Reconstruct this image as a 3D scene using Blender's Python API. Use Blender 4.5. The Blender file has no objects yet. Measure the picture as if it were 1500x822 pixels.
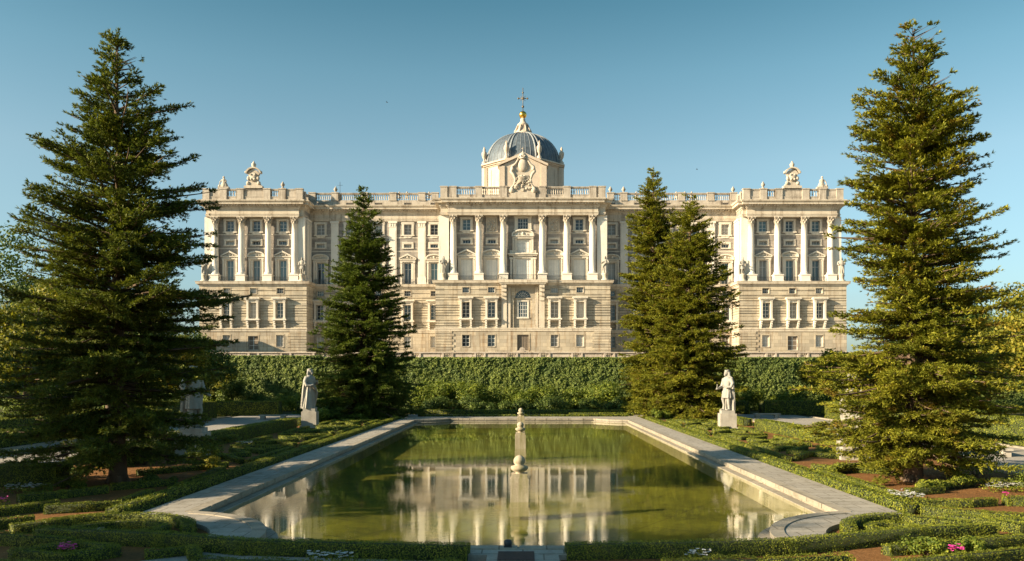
import bpy, bmesh, math, random
import numpy as np
from mathutils import Vector, Matrix, noise
from mathutils.geometry import tessellate_polygon
R = math.radians
rnd = random.Random(7)
rng = np.random.default_rng(7)
sc = bpy.context.scene
COL = sc.collection
F = 1200.0; CX = 766.0; HZ = 549.0; CH = 4.9       # photograph: focal length in px, principal point, eye height

# ------------------------------------------------------------------ camera, sun, sky
cam = bpy.data.cameras.new('camera'); co = bpy.data.objects.new('camera', cam); COL.objects.link(co)
co.location = (0, 0, CH); co.rotation_euler = (R(90), 0, 0)
cam.sensor_width = 36; cam.lens = F / 1500 * 36
cam.shift_x = -(CX - 750) / 1500; cam.shift_y = (HZ - 411) / 1500
cam.clip_start = 0.1; cam.clip_end = 6000
sc.camera = co
AZ = R(69); EL = R(21)
sd = Vector((-math.sin(AZ) * math.cos(EL), -math.cos(AZ) * math.cos(EL), math.sin(EL)))
sl = bpy.data.lights.new('sun', 'SUN'); sl.energy = 5.0; sl.angle = R(0.55); sl.color = (1.0, 0.81, 0.55)
so = bpy.data.objects.new('sun', sl); COL.objects.link(so); so.location = (-60, -30, 60)
so.rotation_euler = (-sd).to_track_quat('-Z', 'Y').to_euler()
w = bpy.data.worlds.new('World'); sc.world = w; w.use_nodes = True
nt = w.node_tree; nt.nodes.clear()
sky = nt.nodes.new('ShaderNodeTexSky'); sky.sky_type = 'NISHITA'; sky.sun_disc = False
sky.sun_elevation = EL; sky.sun_rotation = R(249); sky.air_density = 1.0; sky.dust_density = 1.4; sky.ozone_density = 1.6
hs = nt.nodes.new('ShaderNodeHueSaturation'); hs.inputs['Saturation'].default_value = 0.80; hs.inputs['Hue'].default_value = 0.478
bg = nt.nodes.new('ShaderNodeBackground'); bg.inputs['Strength'].default_value = 0.0605
wo = nt.nodes.new('ShaderNodeOutputWorld')
tcw = nt.nodes.new('ShaderNodeTexCoord'); spx = nt.nodes.new('ShaderNodeSeparateXYZ'); rpw = nt.nodes.new('ShaderNodeValToRGB'); mw = nt.nodes.new('ShaderNodeMix'); mw.data_type = 'RGBA'; mw.blend_type = 'MULTIPLY'; mw.inputs[0].default_value = 1
el = rpw.color_ramp.elements
for q, (p, c) in enumerate([(0.0, (.80, 1.0, 1.10)), (.24, (.92, 1.07, 1.08)), (.34, (.67, .96, .99)), (.42, (.41, .76, .82)), (.7, (.42, .74, .86))]):
    e_ = el[q] if q < 2 else el.new(p)
    e_.position = p; e_.color = (*c, 1)
nt.links.new(tcw.outputs['Generated'], spx.inputs[0]); nt.links.new(spx.outputs['Z'], rpw.inputs[0])
nt.links.new(sky.outputs[0], hs.inputs['Color']); nt.links.new(hs.outputs[0], mw.inputs[6]); nt.links.new(rpw.outputs[0], mw.inputs[7]); nt.links.new(mw.outputs[2], bg.inputs[0]); nt.links.new(bg.outputs[0], wo.inputs[0])
sc.view_settings.view_transform = 'Standard'; sc.view_settings.look = 'None'
sc.view_settings.exposure = 1.36; sc.view_settings.gamma = 1
sc.render.engine = 'CYCLES'
sc.cycles.max_bounces = 6; sc.cycles.diffuse_bounces = 3; sc.cycles.glossy_bounces = 3
sc.cycles.transparent_max_bounces = 8; sc.cycles.transmission_bounces = 3
sc.cycles.caustics_reflective = False; sc.cycles.caustics_refractive = False
try: sc.cycles.use_denoising = True
except Exception: pass

# ------------------------------------------------------------------ objects and tags
def tag(o, label=None, cat=None, group=None, kind=None):
    if label: o['label'] = label
    if cat: o['category'] = cat
    if group: o['group'] = group
    if kind: o['kind'] = kind
    return o
def empty(name, loc, label=None, cat=None, group=None, rz=0.0):
    o = bpy.data.objects.new(name, None); COL.objects.link(o); o.location = loc; o.rotation_euler = (0, 0, rz)
    o.empty_display_size = 0.5
    return tag(o, label, cat, group)
def link(name, me, parent=None, loc=(0, 0, 0), rz=0.0):
    o = bpy.data.objects.new(name, me); COL.objects.link(o)
    o.location = loc; o.rotation_euler = (0, 0, rz)
    if parent is not None: o.parent = parent
    return o
def copy_tree(o, parent=None):
    c = o.copy(); COL.objects.link(c)
    if parent is not None: c.parent = parent
    for ch in list(o.children): copy_tree(ch, c)
    return c

class MB:
    """collects boxes, lathes and tubes for one mesh"""
    def __init__(s): s.v = []; s.f = []; s.m = []; s.sm = []; s.uv = None
    def add(s, vs, fs, mi=0, smooth=False):
        n = len(s.v); s.v.extend([tuple(p) for p in vs])
        for f in fs: s.f.append(tuple(n + i for i in f)); s.m.append(mi); s.sm.append(smooth)
    def box(s, x0, x1, y0, y1, z0, z1, mi=0):
        s.add([(x0,y0,z0),(x1,y0,z0),(x1,y1,z0),(x0,y1,z0),(x0,y0,z1),(x1,y0,z1),(x1,y1,z1),(x0,y1,z1)],
              [(0,3,2,1),(4,5,6,7),(0,1,5,4),(1,2,6,5),(2,3,7,6),(3,0,4,7)], mi)
    def quad(s, a, b, c, d, mi=0): s.add([a, b, c, d], [(0,1,2,3)], mi)
    def lathe(s, prof, cx=0, cy=0, cz=0, n=16, mi=0, smooth=True, a0=0.0, ph=0.0, sy=1.0):
        vs = []; k = len(prof)
        for i in range(n):
            a = ph + 2 * math.pi * i / n
            for r, z in prof: vs.append((cx + r * math.cos(a), cy + sy * r * math.sin(a), cz + z))
        fs = []
        for i in range(n):
            j = (i + 1) % n
            for q in range(k - 1): fs.append((i*k+q, j*k+q, j*k+q+1, i*k+q+1))
        s.add(vs, fs, mi, smooth)
        if prof[0][0] > 1e-4: s.add([(cx+prof[0][0]*math.cos(ph+2*math.pi*i/n), cy+sy*prof[0][0]*math.sin(ph+2*math.pi*i/n), cz+prof[0][1]) for i in range(n)], [tuple(reversed(range(n)))], mi)
        if prof[-1][0] > 1e-4: s.add([(cx+prof[-1][0]*math.cos(ph+2*math.pi*i/n), cy+sy*prof[-1][0]*math.sin(ph+2*math.pi*i/n), cz+prof[-1][1]) for i in range(n)], [tuple(range(n))], mi)
    def tube(s, pts, rad, n=6, mi=0, smooth=True, cap=True):
        pts = [Vector(p) for p in pts]; vs = []; k = len(pts)
        if not isinstance(rad, (list, tuple)): rad = [rad] * k
        t0 = (pts[1] - pts[0]).normalized()
        up = Vector((0, 0, 1)) if abs(t0.z) < 0.9 else Vector((1, 0, 0))
        u = t0.cross(up).normalized()
        for i, p in enumerate(pts):
            t = (pts[min(i+1, k-1)] - pts[max(i-1, 0)]).normalized()
            u = (u - t * u.dot(t)).normalized(); w_ = t.cross(u)
            for j in range(n):
                a = 2 * math.pi * j / n
                vs.append(p + (u * math.cos(a) + w_ * math.sin(a)) * rad[i])
        fs = [(i*n+j, i*n+(j+1)%n, (i+1)*n+(j+1)%n, (i+1)*n+j) for i in range(k-1) for j in range(n)]
        if cap: fs += [tuple(reversed(range(n))), tuple(range((k-1)*n, k*n))]
        s.add(vs, fs, mi, smooth)
    def ball(s, c, r, n=10, m=7, mi=0, sx=1, sy=1, sz=1):
        prof = [(max(1e-5, math.sin(math.pi*i/m)), -math.cos(math.pi*i/m)) for i in range(m+1)]
        vs = []; fs = []; k = m + 1
        for i in range(n):
            a = 2*math.pi*i/n
            for q, z in prof: vs.append((c[0]+r*sx*q*math.cos(a), c[1]+r*sy*q*math.sin(a), c[2]+r*sz*z))
        for i in range(n):
            j = (i+1) % n
            for q in range(m): fs.append((i*k+q, j*k+q, j*k+q+1, i*k+q+1))
        s.add(vs, fs, mi, True)
    def prism(s, poly, y0, y1, mi=0):
        """polygon in x,z (counter-clockwise) run from y0 (front) to y1"""
        n = len(poly)
        vs = [(x, y0, z) for x, z in poly] + [(x, y1, z) for x, z in poly]
        s.add(vs, [tuple(range(n)), tuple(reversed(range(n, 2*n)))] + [(i, i+n, (i+1)%n+n, (i+1)%n) for i in range(n)], mi)
    def mesh(s, name, mats, off=(0, 0, 0)):
        me = bpy.data.meshes.new(name)
        ox, oy, oz = off
        me.from_pydata([(x-ox, y-oy, z-oz) for x, y, z in s.v], [], s.f)
        for m in (mats if isinstance(mats, (list, tuple)) else [mats]): me.materials.append(m)
        me.polygons.foreach_set('material_index', s.m); me.polygons.foreach_set('use_smooth', s.sm)
        me.update()
        return me
    def build(s, name, mats, parent=None, off=None, loc=(0, 0, 0)):
        """verts in world coordinates when a parent at rest is given and off is None"""
        if off is None: off = tuple(parent.location) if parent is not None else (0, 0, 0)
        return link(name, s.mesh(name, mats, off), parent, loc)

def quads_mesh(name, V, mats, mi=None, core=None):
    """V: (n,4,3) array of separate quads; core: an MB put in the same mesh as material 0"""
    n = len(V); cv = core.v if core else []; nc = len(cv)
    cf = core.f if core else []
    me = bpy.data.meshes.new(name)
    tot_v = nc + 4*n
    me.vertices.add(tot_v)
    allv = np.concatenate([np.array(cv, dtype=np.float32).reshape(-1, 3), V.reshape(-1, 3).astype(np.float32)])
    me.vertices.foreach_set('co', allv.ravel())
    cl = [i for f in cf for i in f]
    loops = np.concatenate([np.array(cl, dtype=np.int32), np.arange(nc, tot_v, dtype=np.int32)])
    me.loops.add(len(loops)); me.loops.foreach_set('vertex_index', loops)
    sizes = np.array([len(f) for f in cf] + [4]*n, dtype=np.int32)
    starts = np.concatenate([[0], np.cumsum(sizes)[:-1]]).astype(np.int32)
    me.polygons.add(len(sizes)); me.polygons.foreach_set('loop_start', starts)
    try: me.polygons.foreach_set('loop_total', sizes)
    except Exception: pass
    for m in mats: me.materials.append(m)
    m_ = np.zeros(len(sizes), dtype=np.int32)
    if core: m_[len(cf):] = 1
    me.polygons.foreach_set('material_index', m_)
    me.update(calc_edges=True); me.validate()
    return me
def unit(a): return a / np.maximum(1e-9, np.linalg.norm(a, axis=-1, keepdims=True))
def leaves(C, D, N, L, W):
    """diamond leaves: centre C, long axis D, face normal N, length L, width W"""
    D = unit(D); S = unit(np.cross(D, N))
    L = np.asarray(L)[:, None]; W = np.asarray(W)[:, None]
    return np.stack([C - D*L*.5, C + S*W*.5 - D*L*.06, C + D*L*.5, C - S*W*.5 - D*L*.06], axis=1)

# ------------------------------------------------------------------ materials
def mat(name):
    m = bpy.data.materials.new(name); m.use_nodes = True
    n = m.node_tree.nodes; b = n['Principled BSDF']
    return m, m.node_tree, b
def N_(nt, t, **kw):
    n = nt.nodes.new(t)
    for k, v in kw.items():
        if k in n.inputs.keys(): n.inputs[k].default_value = v
        else: setattr(n, k, v)
    return n
def coords(nt, scale=(1, 1, 1), kind='Object', rot=(0, 0, 0)):
    tc = nt.nodes.new('ShaderNodeTexCoord'); mp = nt.nodes.new('ShaderNodeMapping')
    mp.inputs['Scale'].default_value = scale; mp.inputs['Rotation'].default_value = rot
    nt.links.new(tc.outputs[kind], mp.inputs['Vector']); return mp.outputs[0]
def noise_(nt, vec, scale, detail=4, rough=.6):
    n = nt.nodes.new('ShaderNodeTexNoise'); n.inputs['Scale'].default_value = scale
    n.inputs['Detail'].default_value = detail; n.inputs['Roughness'].default_value = rough
    nt.links.new(vec, n.inputs['Vector']); return n.outputs['Fac']
def ramp(nt, fac, stops):
    r = nt.nodes.new('ShaderNodeValToRGB'); e = r.color_ramp.elements
    while len(e) < len(stops): e.new(0.5)
    for q, (p, c) in zip(e, stops): q.position = p; q.color = (*c, 1) if len(c) == 3 else c
    nt.links.new(fac, r.inputs[0]); return r.outputs[0]
def mix(nt, fac, a, b, mode='MIX'):
    m = nt.nodes.new('ShaderNodeMix'); m.data_type = 'RGBA'; m.blend_type = mode
    for sock, v in ((m.inputs[0], fac), (m.inputs[6], a), (m.inputs[7], b)):
        if isinstance(v, (int, float)): sock.default_value = v
        elif isinstance(v, tuple): sock.default_value = (*v, 1) if len(v) == 3 else v
        else: nt.links.new(v, sock)
    return m.outputs[2]
def bump(nt, b, h, strength=.3, dist=.05, prev=None):
    u = nt.nodes.new('ShaderNodeBump'); u.inputs['Strength'].default_value = strength; u.inputs['Distance'].default_value = dist
    nt.links.new(h, u.inputs['Height'])
    if prev: nt.links.new(prev, u.inputs['Normal'])
    nt.links.new(u.outputs[0], b.inputs['Normal']); return u.outputs[0]
def stone(name, c1, c2, stain=(.16, .12, .08), amt=.5, rough=.85, scale=.35, blocks=None, fine=9.0, jc=None):
    c1 = tuple(x*.90 for x in c1); c2 = tuple(x*.80 for x in c2); amt = min(.95, amt*1.25)
    m, t, b = mat(name)
    v = coords(t)
    col = ramp(t, noise_(t, v, scale, 6, .65), [(.32, c2), (.62, c1)])
    f = noise_(t, v, fine, 5, .7)
    col = mix(t, .35, col, ramp(t, f, [(.3, tuple(x*.62 for x in c1)), (.7, tuple(min(1, x*1.18) for x in c1))]))
    vs = coords(t, (1, 1, .09))
    st = ramp(t, noise_(t, vs, 1.1, 5, .72), [(.50, (0, 0, 0)), (.70, (amt, amt, amt))])
    col = mix(t, st, col, stain)
    if blocks:
        bw, bh, off = blocks
        tc = coords(t, (1, 1, 1), rot=(R(90), 0, 0))
        br = t.nodes.new('ShaderNodeTexBrick'); t.links.new(tc, br.inputs['Vector'])
        br.inputs['Scale'].default_value = 1; br.inputs['Brick Width'].default_value = bw; br.inputs['Row Height'].default_value = bh
        br.inputs['Mortar Size'].default_value = .02; br.inputs['Mortar Smooth'].default_value = .4
        br.inputs['Color1'].default_value = (.70, .70, .71, 1); br.inputs['Color2'].default_value = (1.05, 1.03, 1, 1); br.inputs['Mortar'].default_value = (.42, .38, .34, 1)
        col = mix(t, 1.0, col, br.outputs['Color'], 'MULTIPLY')
    t.links.new(col, b.inputs['Base Color'])
    b.inputs['Roughness'].default_value = rough; b.inputs['Specular IOR Level'].default_value = .25
    bump(t, b, f, .35, .04)
    return m
M = {}
M['white'] = stone('limestone', (.78, .72, .62), (.66, .59, .48), amt=.30, scale=.22)
M['shaft'] = stone('column_limestone', (.86, .80, .70), (.78, .71, .60), amt=.2)
M['base'] = stone('rusticated_stone', (.61, .545, .43), (.47, .405, .30), stain=(.20, .13, .07), amt=.5, blocks=(1.9, .62, 0), scale=.16)
M['plinth'] = stone('plinth_stone', (.58, .51, .40), (.44, .38, .28), stain=(.22, .13, .06), amt=.62, blocks=(1.7, .8, 0), scale=.25)
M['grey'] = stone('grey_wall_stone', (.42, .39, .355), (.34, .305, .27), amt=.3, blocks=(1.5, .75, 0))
M['relief'] = stone('carved_stone', (.62, .55, .45), (.47, .40, .32), amt=.45, scale=.8)
M['cornice'] = stone('cornice_stone', (.66, .585, .475), (.52, .44, .335), stain=(.17, .12, .075), amt=.62)
M['parapet'] = stone('parapet_stone', (.56, .50, .42), (.38, .325, .26), stain=(.13, .10, .075), amt=.75, scale=.6)
M['terrace'] = stone('terrace_stone', (.60, .52, .44), (.47, .39, .32), amt=.5, scale=.5)
M['drum'] = stone('drum_stone', (.66, .56, .45), (.56, .46, .36), amt=.2)
M['statue'] = stone('statue_marble', (.44, .42, .37), (.32, .30, .265), stain=(.24, .22, .19), amt=.55, scale=1.6, fine=16)
M['pedestal'] = stone('pedestal_granite', (.47, .435, .375), (.36, .33, .28), stain=(.2, .18, .15), amt=.4, scale=1.5, fine=20)
M['post'] = stone('fountain_post_stone', (.50, .43, .32), (.34, .28, .19), stain=(.17, .16, .05), amt=.7, scale=2.0, fine=18)
def simple(name, c, rough=.6, metal=0.0, var=.25, scale=6):
    m, t, b = mat(name)
    v = coords(t)
    t.links.new(ramp(t, noise_(t, v, scale), [(.3, tuple(x*(1-var) for x in c)), (.7, tuple(min(1, x*(1+var)) for x in c))]), b.inputs['Base Color'])
    b.inputs['Roughness'].default_value = rough; b.inputs['Metallic'].default_value = metal
    return m
M['lead'] = simple('lead_sheet', (.085, .11, .135), .6, 0.1, .35, .9)
M['leadrib'] = simple('lead_rib', (.24, .26, .27), .6, 0.1, .2, 2)
M['gold'] = simple('gilded_ball', (.85, .50, .08), .28, 1.0, .1)
M['iron'] = simple('wrought_iron', (.03, .035, .04), .5, .3)
M['bronze'] = simple('dark_bronze', (.16, .13, .09), .5, .4)
M['frame'] = simple('painted_window_frame', (.60, .59, .55), .5, 0, .15)
M['brown'] = simple('brown_window_frame', (.16, .11, .075), .6, 0, .2)
M['shutter'] = stone('white_shutter', (.86, .84, .78), (.76, .73, .66), amt=.1)
def glass(name, c, r=.08):
    m, t, b = mat(name)
    v = coords(t, kind='Object')
    oi = t.nodes.new('ShaderNodeObjectInfo')
    k = t.nodes.new('ShaderNodeMath'); k.operation = 'MULTIPLY_ADD'; k.inputs[1].default_value = .9; k.inputs[2].default_value = .55
    t.links.new(oi.outputs['Random'], k.inputs[0])
    t.links.new(mix(t, 1.0, c, k.outputs[0], 'MULTIPLY'), b.inputs['Base Color'])
    b.inputs['Roughness'].default_value = r; b.inputs['Specular IOR Level'].default_value = .7
    return m
M['glass'] = glass('dark_glass', (.035, .05, .06)); M['glass2'] = glass('sky_tinted_glass', (.085, .14, .155), .1)  # second pane: teal of the reflected sky is put into its base colour
M['blind'] = glass('pane_with_blind', (.33, .31, .27), .3); M['dark'] = glass('dark_interior', (.022, .02, .018), .4)
M['wood'] = simple('old_wooden_shutter', (.15, .12, .09), .7)
# ================================================================== THE PALACE
GZ = 7.0                    # terrace level
YC, YP, YW = 178.0, 180.0, 186.0      # front planes: central block, corner pavilions, wings
palace = empty('palace', (0, YC, GZ), 'long pale limestone palace with giant columns and a grey dome, above the ivy hedge', 'palace')

def wall(mb, x0, x1, z0, z1, y, ops=(), depth=.55, courses=None, gd=.2, gh=.17):
    """front wall facing -y with real openings (xa, xb, za, zb) and their reveals; courses = (first, pitch, last) of grooves"""
    xs = sorted({x0, x1, *[o[0] for o in ops], *[o[1] for o in ops]})
    zc = {z0, z1}
    for o in ops: zc |= {o[2], o[3]}
    gr = []
    if courses:
        z = courses[0]
        while z < courses[2]:
            if all(abs(z - q) > .12 and abs(z + gh - q) > .12 for q in zc): gr.append(z)
            z += courses[1]
    for g in gr: zc |= {g, g + gh}
    zs = sorted(zc); prev = None
    for a, b in zip(zs[:-1], zs[1:]):
        off = gd if any(abs(a - g) < 1e-6 for g in gr) else 0.0
        zm = (a + b) / 2
        for xa, xb in zip(xs[:-1], xs[1:]):
            xm = (xa + xb) / 2
            if any(o[0] < xm < o[1] and o[2] < zm < o[3] for o in ops): continue
            mb.quad((xa, y+off, a), (xb, y+off, a), (xb, y+off, b), (xa, y+off, b))
            if prev is not None and abs(prev - off) > 1e-6:
                if not any(o[0] < xm < o[1] and o[2] - 1e-6 <= a <= o[3] + 1e-6 for o in ops):
                    mb.quad((xa, y+prev, a), (xb, y+prev, a), (xb, y+off, a), (xa, y+off, a))
        prev = off
    for xa, xb, za, zb in ops:
        d = y + depth
        mb.quad((xa, y, za), (xa, d, za), (xa, d, zb), (xa, y, zb)); mb.quad((xb, d, za), (xb, y, za), (xb, y, zb), (xb, d, zb))
        mb.quad((xa, y, zb), (xa, d, zb), (xb, d, zb), (xb, y, zb)); mb.quad((xa, d, za), (xa, y, za), (xb, y, za), (xb, d, za))
        mb.quad((xa, d + .06, za), (xb, d + .06, za), (xb, d + .06, zb), (xa, d + .06, zb))

# ---- window kinds, modelled once round the middle of the opening's sill, y=0 at the wall face
def frame_mb(w, h, cols, rows, y=.40, t=.10, rowz=None):
    m = MB(); d = .07
    m.box(-w/2, -w/2+t, y, y+d, 0, h); m.box(w/2-t, w/2, y, y+d, 0, h)
    m.box(-w/2+t, w/2-t, y, y+d, 0, t); m.box(-w/2+t, w/2-t, y, y+d, h-t, h)
    for i in range(1, cols):
        x = -w/2 + w*i/cols; tt = t*(.75 if (cols % 2 == 0 and i == cols//2) else .45)
        m.box(x-tt/2*1.6, x+tt/2*1.6, y+.003, y+d-.003, t, h-t)
    for z in (rowz or [h*i/rows for i in range(1, rows)]): m.box(-w/2+t, w/2-t, y+.006, y+d-.006, z-.035, z+.035)
    return m
def pane_mb(w, h, y=.45): m = MB(); m.box(-w/2, w/2, y, y+.04, 0, h); return m
def surround(w, h, b=.42, p=.16, lug=0.0, sill=.28, drop=0.0):
    m = MB()
    m.box(-w/2-b, -w/2, -p, .02, -sill*.0, h); m.box(w/2, w/2+b, -p, .02, 0, h)
    m.box(-w/2-b-lug, w/2+b+lug, -p, .02, h, h+b); m.box(-w/2-b-lug-.06, w/2+b+lug+.06, -p-.1, .02, -sill, 0)
    m.box(-w/2-b+.1, w/2+b-.1, -p-.04, .02, h+b*.35, h+b*.6)
    if drop: m.prism([(-w/2-b*.5, -sill), (w/2+b*.5, -sill), (w*.34, -sill-drop), (-w*.34, -sill-drop)][::-1][::-1], -p+.03, .02)
    return m
def pediment(m, w, z, p, kind):
    """entablature and gable / segmental pediment over an opening, width w at height z"""
    m.box(-w/2, w/2, -p, .02, z, z+.22); m.box(-w/2+.12, w/2-.12, -p+.14, .02, z+.22, z+.42); m.box(-w/2-.16, w/2+.16, -p-.16, .02, z+.42, z+.62)
    h = .95 * w / 3.4
    if kind == 'gable':
        top = [(-w/2-.2, z+.62), (w/2+.2, z+.62), (w/2+.2, z+.74), (0, z+.74+h), (-w/2-.2, z+.74)]
        m.prism([(-w/2, z+.62), (w/2, z+.62), (0, z+.62+h*.82)], -p+.22, .02)
        for s in (-1, 1):
            a = [(s*(w/2+.2), z+.62), (s*(w/2+.2), z+.84), (0, z+.88+h), (0, z+.62+h*.84)]
            m.prism(a if s > 0 else a[::-1], -p-.16, .02)
    else:
        n = 10; pts = [(w/2*math.cos(math.pi*i/n), z+.62+h*.9*math.sin(math.pi*i/n)**.8) for i in range(n+1)]
        m.prism(pts, -p+.22, .02)
        for i in range(n):
            a0, a1 = math.pi*i/n, math.pi*(i+1)/n
            q = lambda a, r, dz: ((w/2+.2+r)*math.cos(a), z+.62+(h*.9+dz)*max(0, math.sin(a))**.8)
            m.prism([q(a0, -.28, -.02), q(a0, 0, .26), q(a1, 0, .26), q(a1, -.28, -.02)], -p-.16, .02)
    m.ball((0, -p+.12, z+.62+h*.42), .26, 8, 6, sz=1.1)
    for s in (-1, 1): m.ball((s*w*.2, -p+.16, z+.62+h*.25), .15, 6, 5, sx=1.7)
KINDS = {}
def kind(key, name, mb, mat_, w, h, cols, rows, rowz=None, fm='frame', y=.40):
    KINDS[key] = dict(name=name, me=mb.mesh(name, mat_), w=w, h=h, fr=frame_mb(w, h, cols, rows, y, rowz=rowz).mesh('window_frame', M[fm]), pane={}, y=y, fmts={})
def place_window(key, x, y, z, pane='glass', parent=None, fm=None):
    k = KINDS[key]; parent = parent or palace
    pl = parent.location
    o = link(k['name'], k['me'], parent, (x-pl[0], y-pl[1], z-pl[2]))
    f = link('window_frame', k['fr'], o)
    if pane not in k['pane']: k['pane'][pane] = pane_mb(k['w'], k['h'], k['y']+.05).mesh('pane', M[pane])
    link('pane', k['pane'][pane], o)
    return o
# top row: lugged frame with a hanging apron
m = surround(1.75, 2.4, .5, .2, .1, .26, .42); kind('upper', 'upper_window', m, M['white'], 1.75, 2.4, 2, 3)
m = surround(1.75, .85, .45, .16, .0, .2); kind('mezz', 'mezzanine_window', m, M['white'], 1.75, .85, 3, 1)
for pk in ('gable', 'arc'):
    m = MB()
    w_, h_ = 1.6, 4.9
    for s in (-1, 1):
        m.box(min(s*.8, s*1.2), max(s*.8, s*1.2), -.16, .02, 0, h_)
        m.box(min(s*1.26, s*1.62), max(s*1.26, s*1.62), -.34, .02, 0, h_+.2); m.box(min(s*1.22, s*1.68), max(s*1.22, s*1.68), -.40, .02, 0, .5)
        m.box(min(s*1.2, s*1.68), max(s*1.2, s*1.68), -.46, .02, h_-.1, h_+.25)
    m.box(-1.25, 1.25, -.18, .02, h_, h_+.26)
    pediment(m, 3.5, h_+.26, .5, pk)
    kind('french_'+pk, 'balcony_window', m, M['white'], w_, h_, 2, 2, rowz=[3.45])
    m = MB()
    for s in (-1, 1):
        m.box(min(s*1.22, s*1.5), max(s*1.22, s*1.5), -.16, .02, 0, h_)
        m.box(min(s*1.55, s*1.82), max(s*1.55, s*1.82), -.32, .02, 0, h_+.2); m.box(min(s*1.5, s*1.9), max(s*1.5, s*1.9), -.46, .02, h_-.1, h_+.25)
    m.box(-1.5, 1.5, -.18, .02, h_, h_+.26)
    pediment(m, 3.9, h_+.26, .5, pk)
    kind('shut_'+pk, 'balcony_window', m, M['white'], 2.44, h_, 4, 2, rowz=[2.3], y=.10)
m = MB()   # hooded window on brackets
for s in (-1, 1):
    m.box(min(s*.86, s*1.3), max(s*.86, s*1.3), -.75, .02, -.25, 3.85); m.box(min(s*.8, s*1.36), max(s*.8, s*1.36), -.82, .02, 3.5, 3.85)
    m.box(min(s*.8, s*1.36), max(s*.8, s*1.36), -.82, .02, -.25, .0)
    x0, x1 = min(s*.92, s*1.34), max(s*.92, s*1.34)
    for q, (d0, z0, z1) in enumerate(((.86, -1.0, -.56), (.62, -1.5, -1.0), (.38, -2.0, -1.5), (.2, -2.35, -2.0))): m.box(x0, x1, -d0, .02, z0, z1)
m.box(-1.34, 1.34, -.6, .02, 3.3, 3.849)
m.box(-1.5, 1.5, -.95, .02, 3.85, 4.1); m.box(-1.68, 1.68, -1.15, .02, 4.1, 4.32); m.box(-1.58, 1.58, -1.0, .02, 4.32, 4.42)
m.box(-1.6, 1.6, -1.0, .02, -.56, -.25); m.box(-1.2, 1.2, -.5, .02, -.78, -.56)
kind('hood', 'hooded_window', m, M['white'], 1.6, 3.3, 2, 4, y=.3)
m = MB()
for s in (-1, 1): m.box(min(s*.75, s*.92), max(s*.75, s*.92), -.06, .02, -.15, 1.3)
m.box(-.75, .75, -.06, .02, 1.2, 1.3); m.box(-.75, .75, -.08, .02, -.15, 0)
kind('small', 'small_window', m, M['plinth'], 1.5, 1.2, 3, 2)
m = MB()
for s in (-1, 1): m.box(min(s*.82, s*1.02), max(s*.82, s*1.02), -.05, .02, -.2, 2.75)
m.box(-.82, .82, -.05, .02, 2.55, 2.75); m.box(-.82, .82, -.1, .02, -.2, 0)
kind('basement', 'basement_window', m, M['plinth'], 1.64, 2.55, 2, 3)
m = MB()
for s in (-1, 1): m.box(min(s*1.1, s*1.3), max(s*1.1, s*1.3), -.05, .02, 0, 3.3)
m.box(-1.1, 1.1, -.05, .02, 3.1, 3.3)
kind('door', 'basement_door', m, M['plinth'], 2.2, 3.1, 2, 3)
# carved niche panel (centre block, in place of two upper windows)
niche = MB()
for s in (-1, 1): niche.box(min(s*1.0, s*1.25), max(s*1.0, s*1.25), -.2, .02, 0, 3.0)
niche.box(-1.35, 1.35, -.24, .02, 3.0, 3.3); niche.box(-1.35, 1.35, -.26, .02, -.3, 0); niche.box(-1.0, 1.0, -.04, .02, 0, 3.0)
for (dx, dz, r, sx, sz) in ((0,1.0,.34,.8,2.0),(.05,1.95,.24,1,1.1),(-.4,.5,.3,1,1.3),(.45,.7,.26,.9,1.7),(-.5,1.5,.2,1.6,.8),(.5,1.7,.18,.8,1.6),(0,.3,.3,2.2,.8),(-.65,2.3,.16,1,1),(.6,2.4,.2,1.4,.8),(-.25,2.5,.15,1,1)):
    niche.ball((dx, -.1, dz), r, 8, 6, sx=sx, sy=.6, sz=sz)
niche_me = niche.mesh('carved_niche', M['relief'])

# ---- railing
def railing(x0, x1, y0, z, h=1.05, parent=None, name='balcony_railing', returns=0.0):
    m = MB(); n = max(4, int((x1-x0)/.22))
    m.box(x0, x1, y0-.04, y0+.04, z+h-.07, z+h); m.box(x0, x1, y0-.03, y0+.03, z+.1, z+.15)
    for i in range(n+1):
        x = x0+.03+(x1-x0-.06)*i/n; m.box(x-.022, x+.022, y0-.02, y0+.02, z+.15, z+h-.07)
    if returns:
        for x in (x0, x1):
            m.box(x-.03, x+.03, y0+.04, y0+returns, z+h-.065, z+h-.005)
            for i in range(1, int(returns/.22)): m.box(x-.02, x+.02, y0+i*.22-.02, y0+i*.22+.02, z+.0, z+h-.07)
    return m.build(name, M['iron'], parent or palace)

# ---- giant engaged columns: shaft part with capital and pedestal as its sub-parts
ZB, ZCAP, ZENT = 25.4, 38.25, 39.75
sh = MB()
hs_ = ZCAP - 27.0
sh.lathe([(.92, 0), (.95, .08), (.95, .2), (.86, .3), (.80, .38), (.84, .48), (.78, .56), (.73, .62)] + [(.72-.11*(t**1.8), .62+(hs_-.62)*t) for t in (0, .2, .4, .6, .8, 1.0)] + [(.67, hs_-.0)], n=20)
shaft_me = sh.mesh('column', M['shaft'])
cp = MB()
cp.lathe([(.62, 0), (.66, .05), (.60, .12), (.60, .5), (.68, 1.0), (.84, 1.28)], n=16)
for ring, (r0, z0, z1, out) in enumerate(((.62, .12, .62, .16), (.64, .45, .98, .2))):
    for i in range(8):
        a = 2*math.pi*(i + .5*ring)/8
        c, s = math.cos(a), math.sin(a)
        cp.tube([(c*r0, s*r0, z0), (c*(r0+.04), s*(r0+.04), (z0+z1)/2), (c*(r0+out), s*(r0+out), z1-.03), (c*(r0+out+.05), s*(r0+out+.05), z1-.14)], [.12, .13, .10, .05], n=5)
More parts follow.
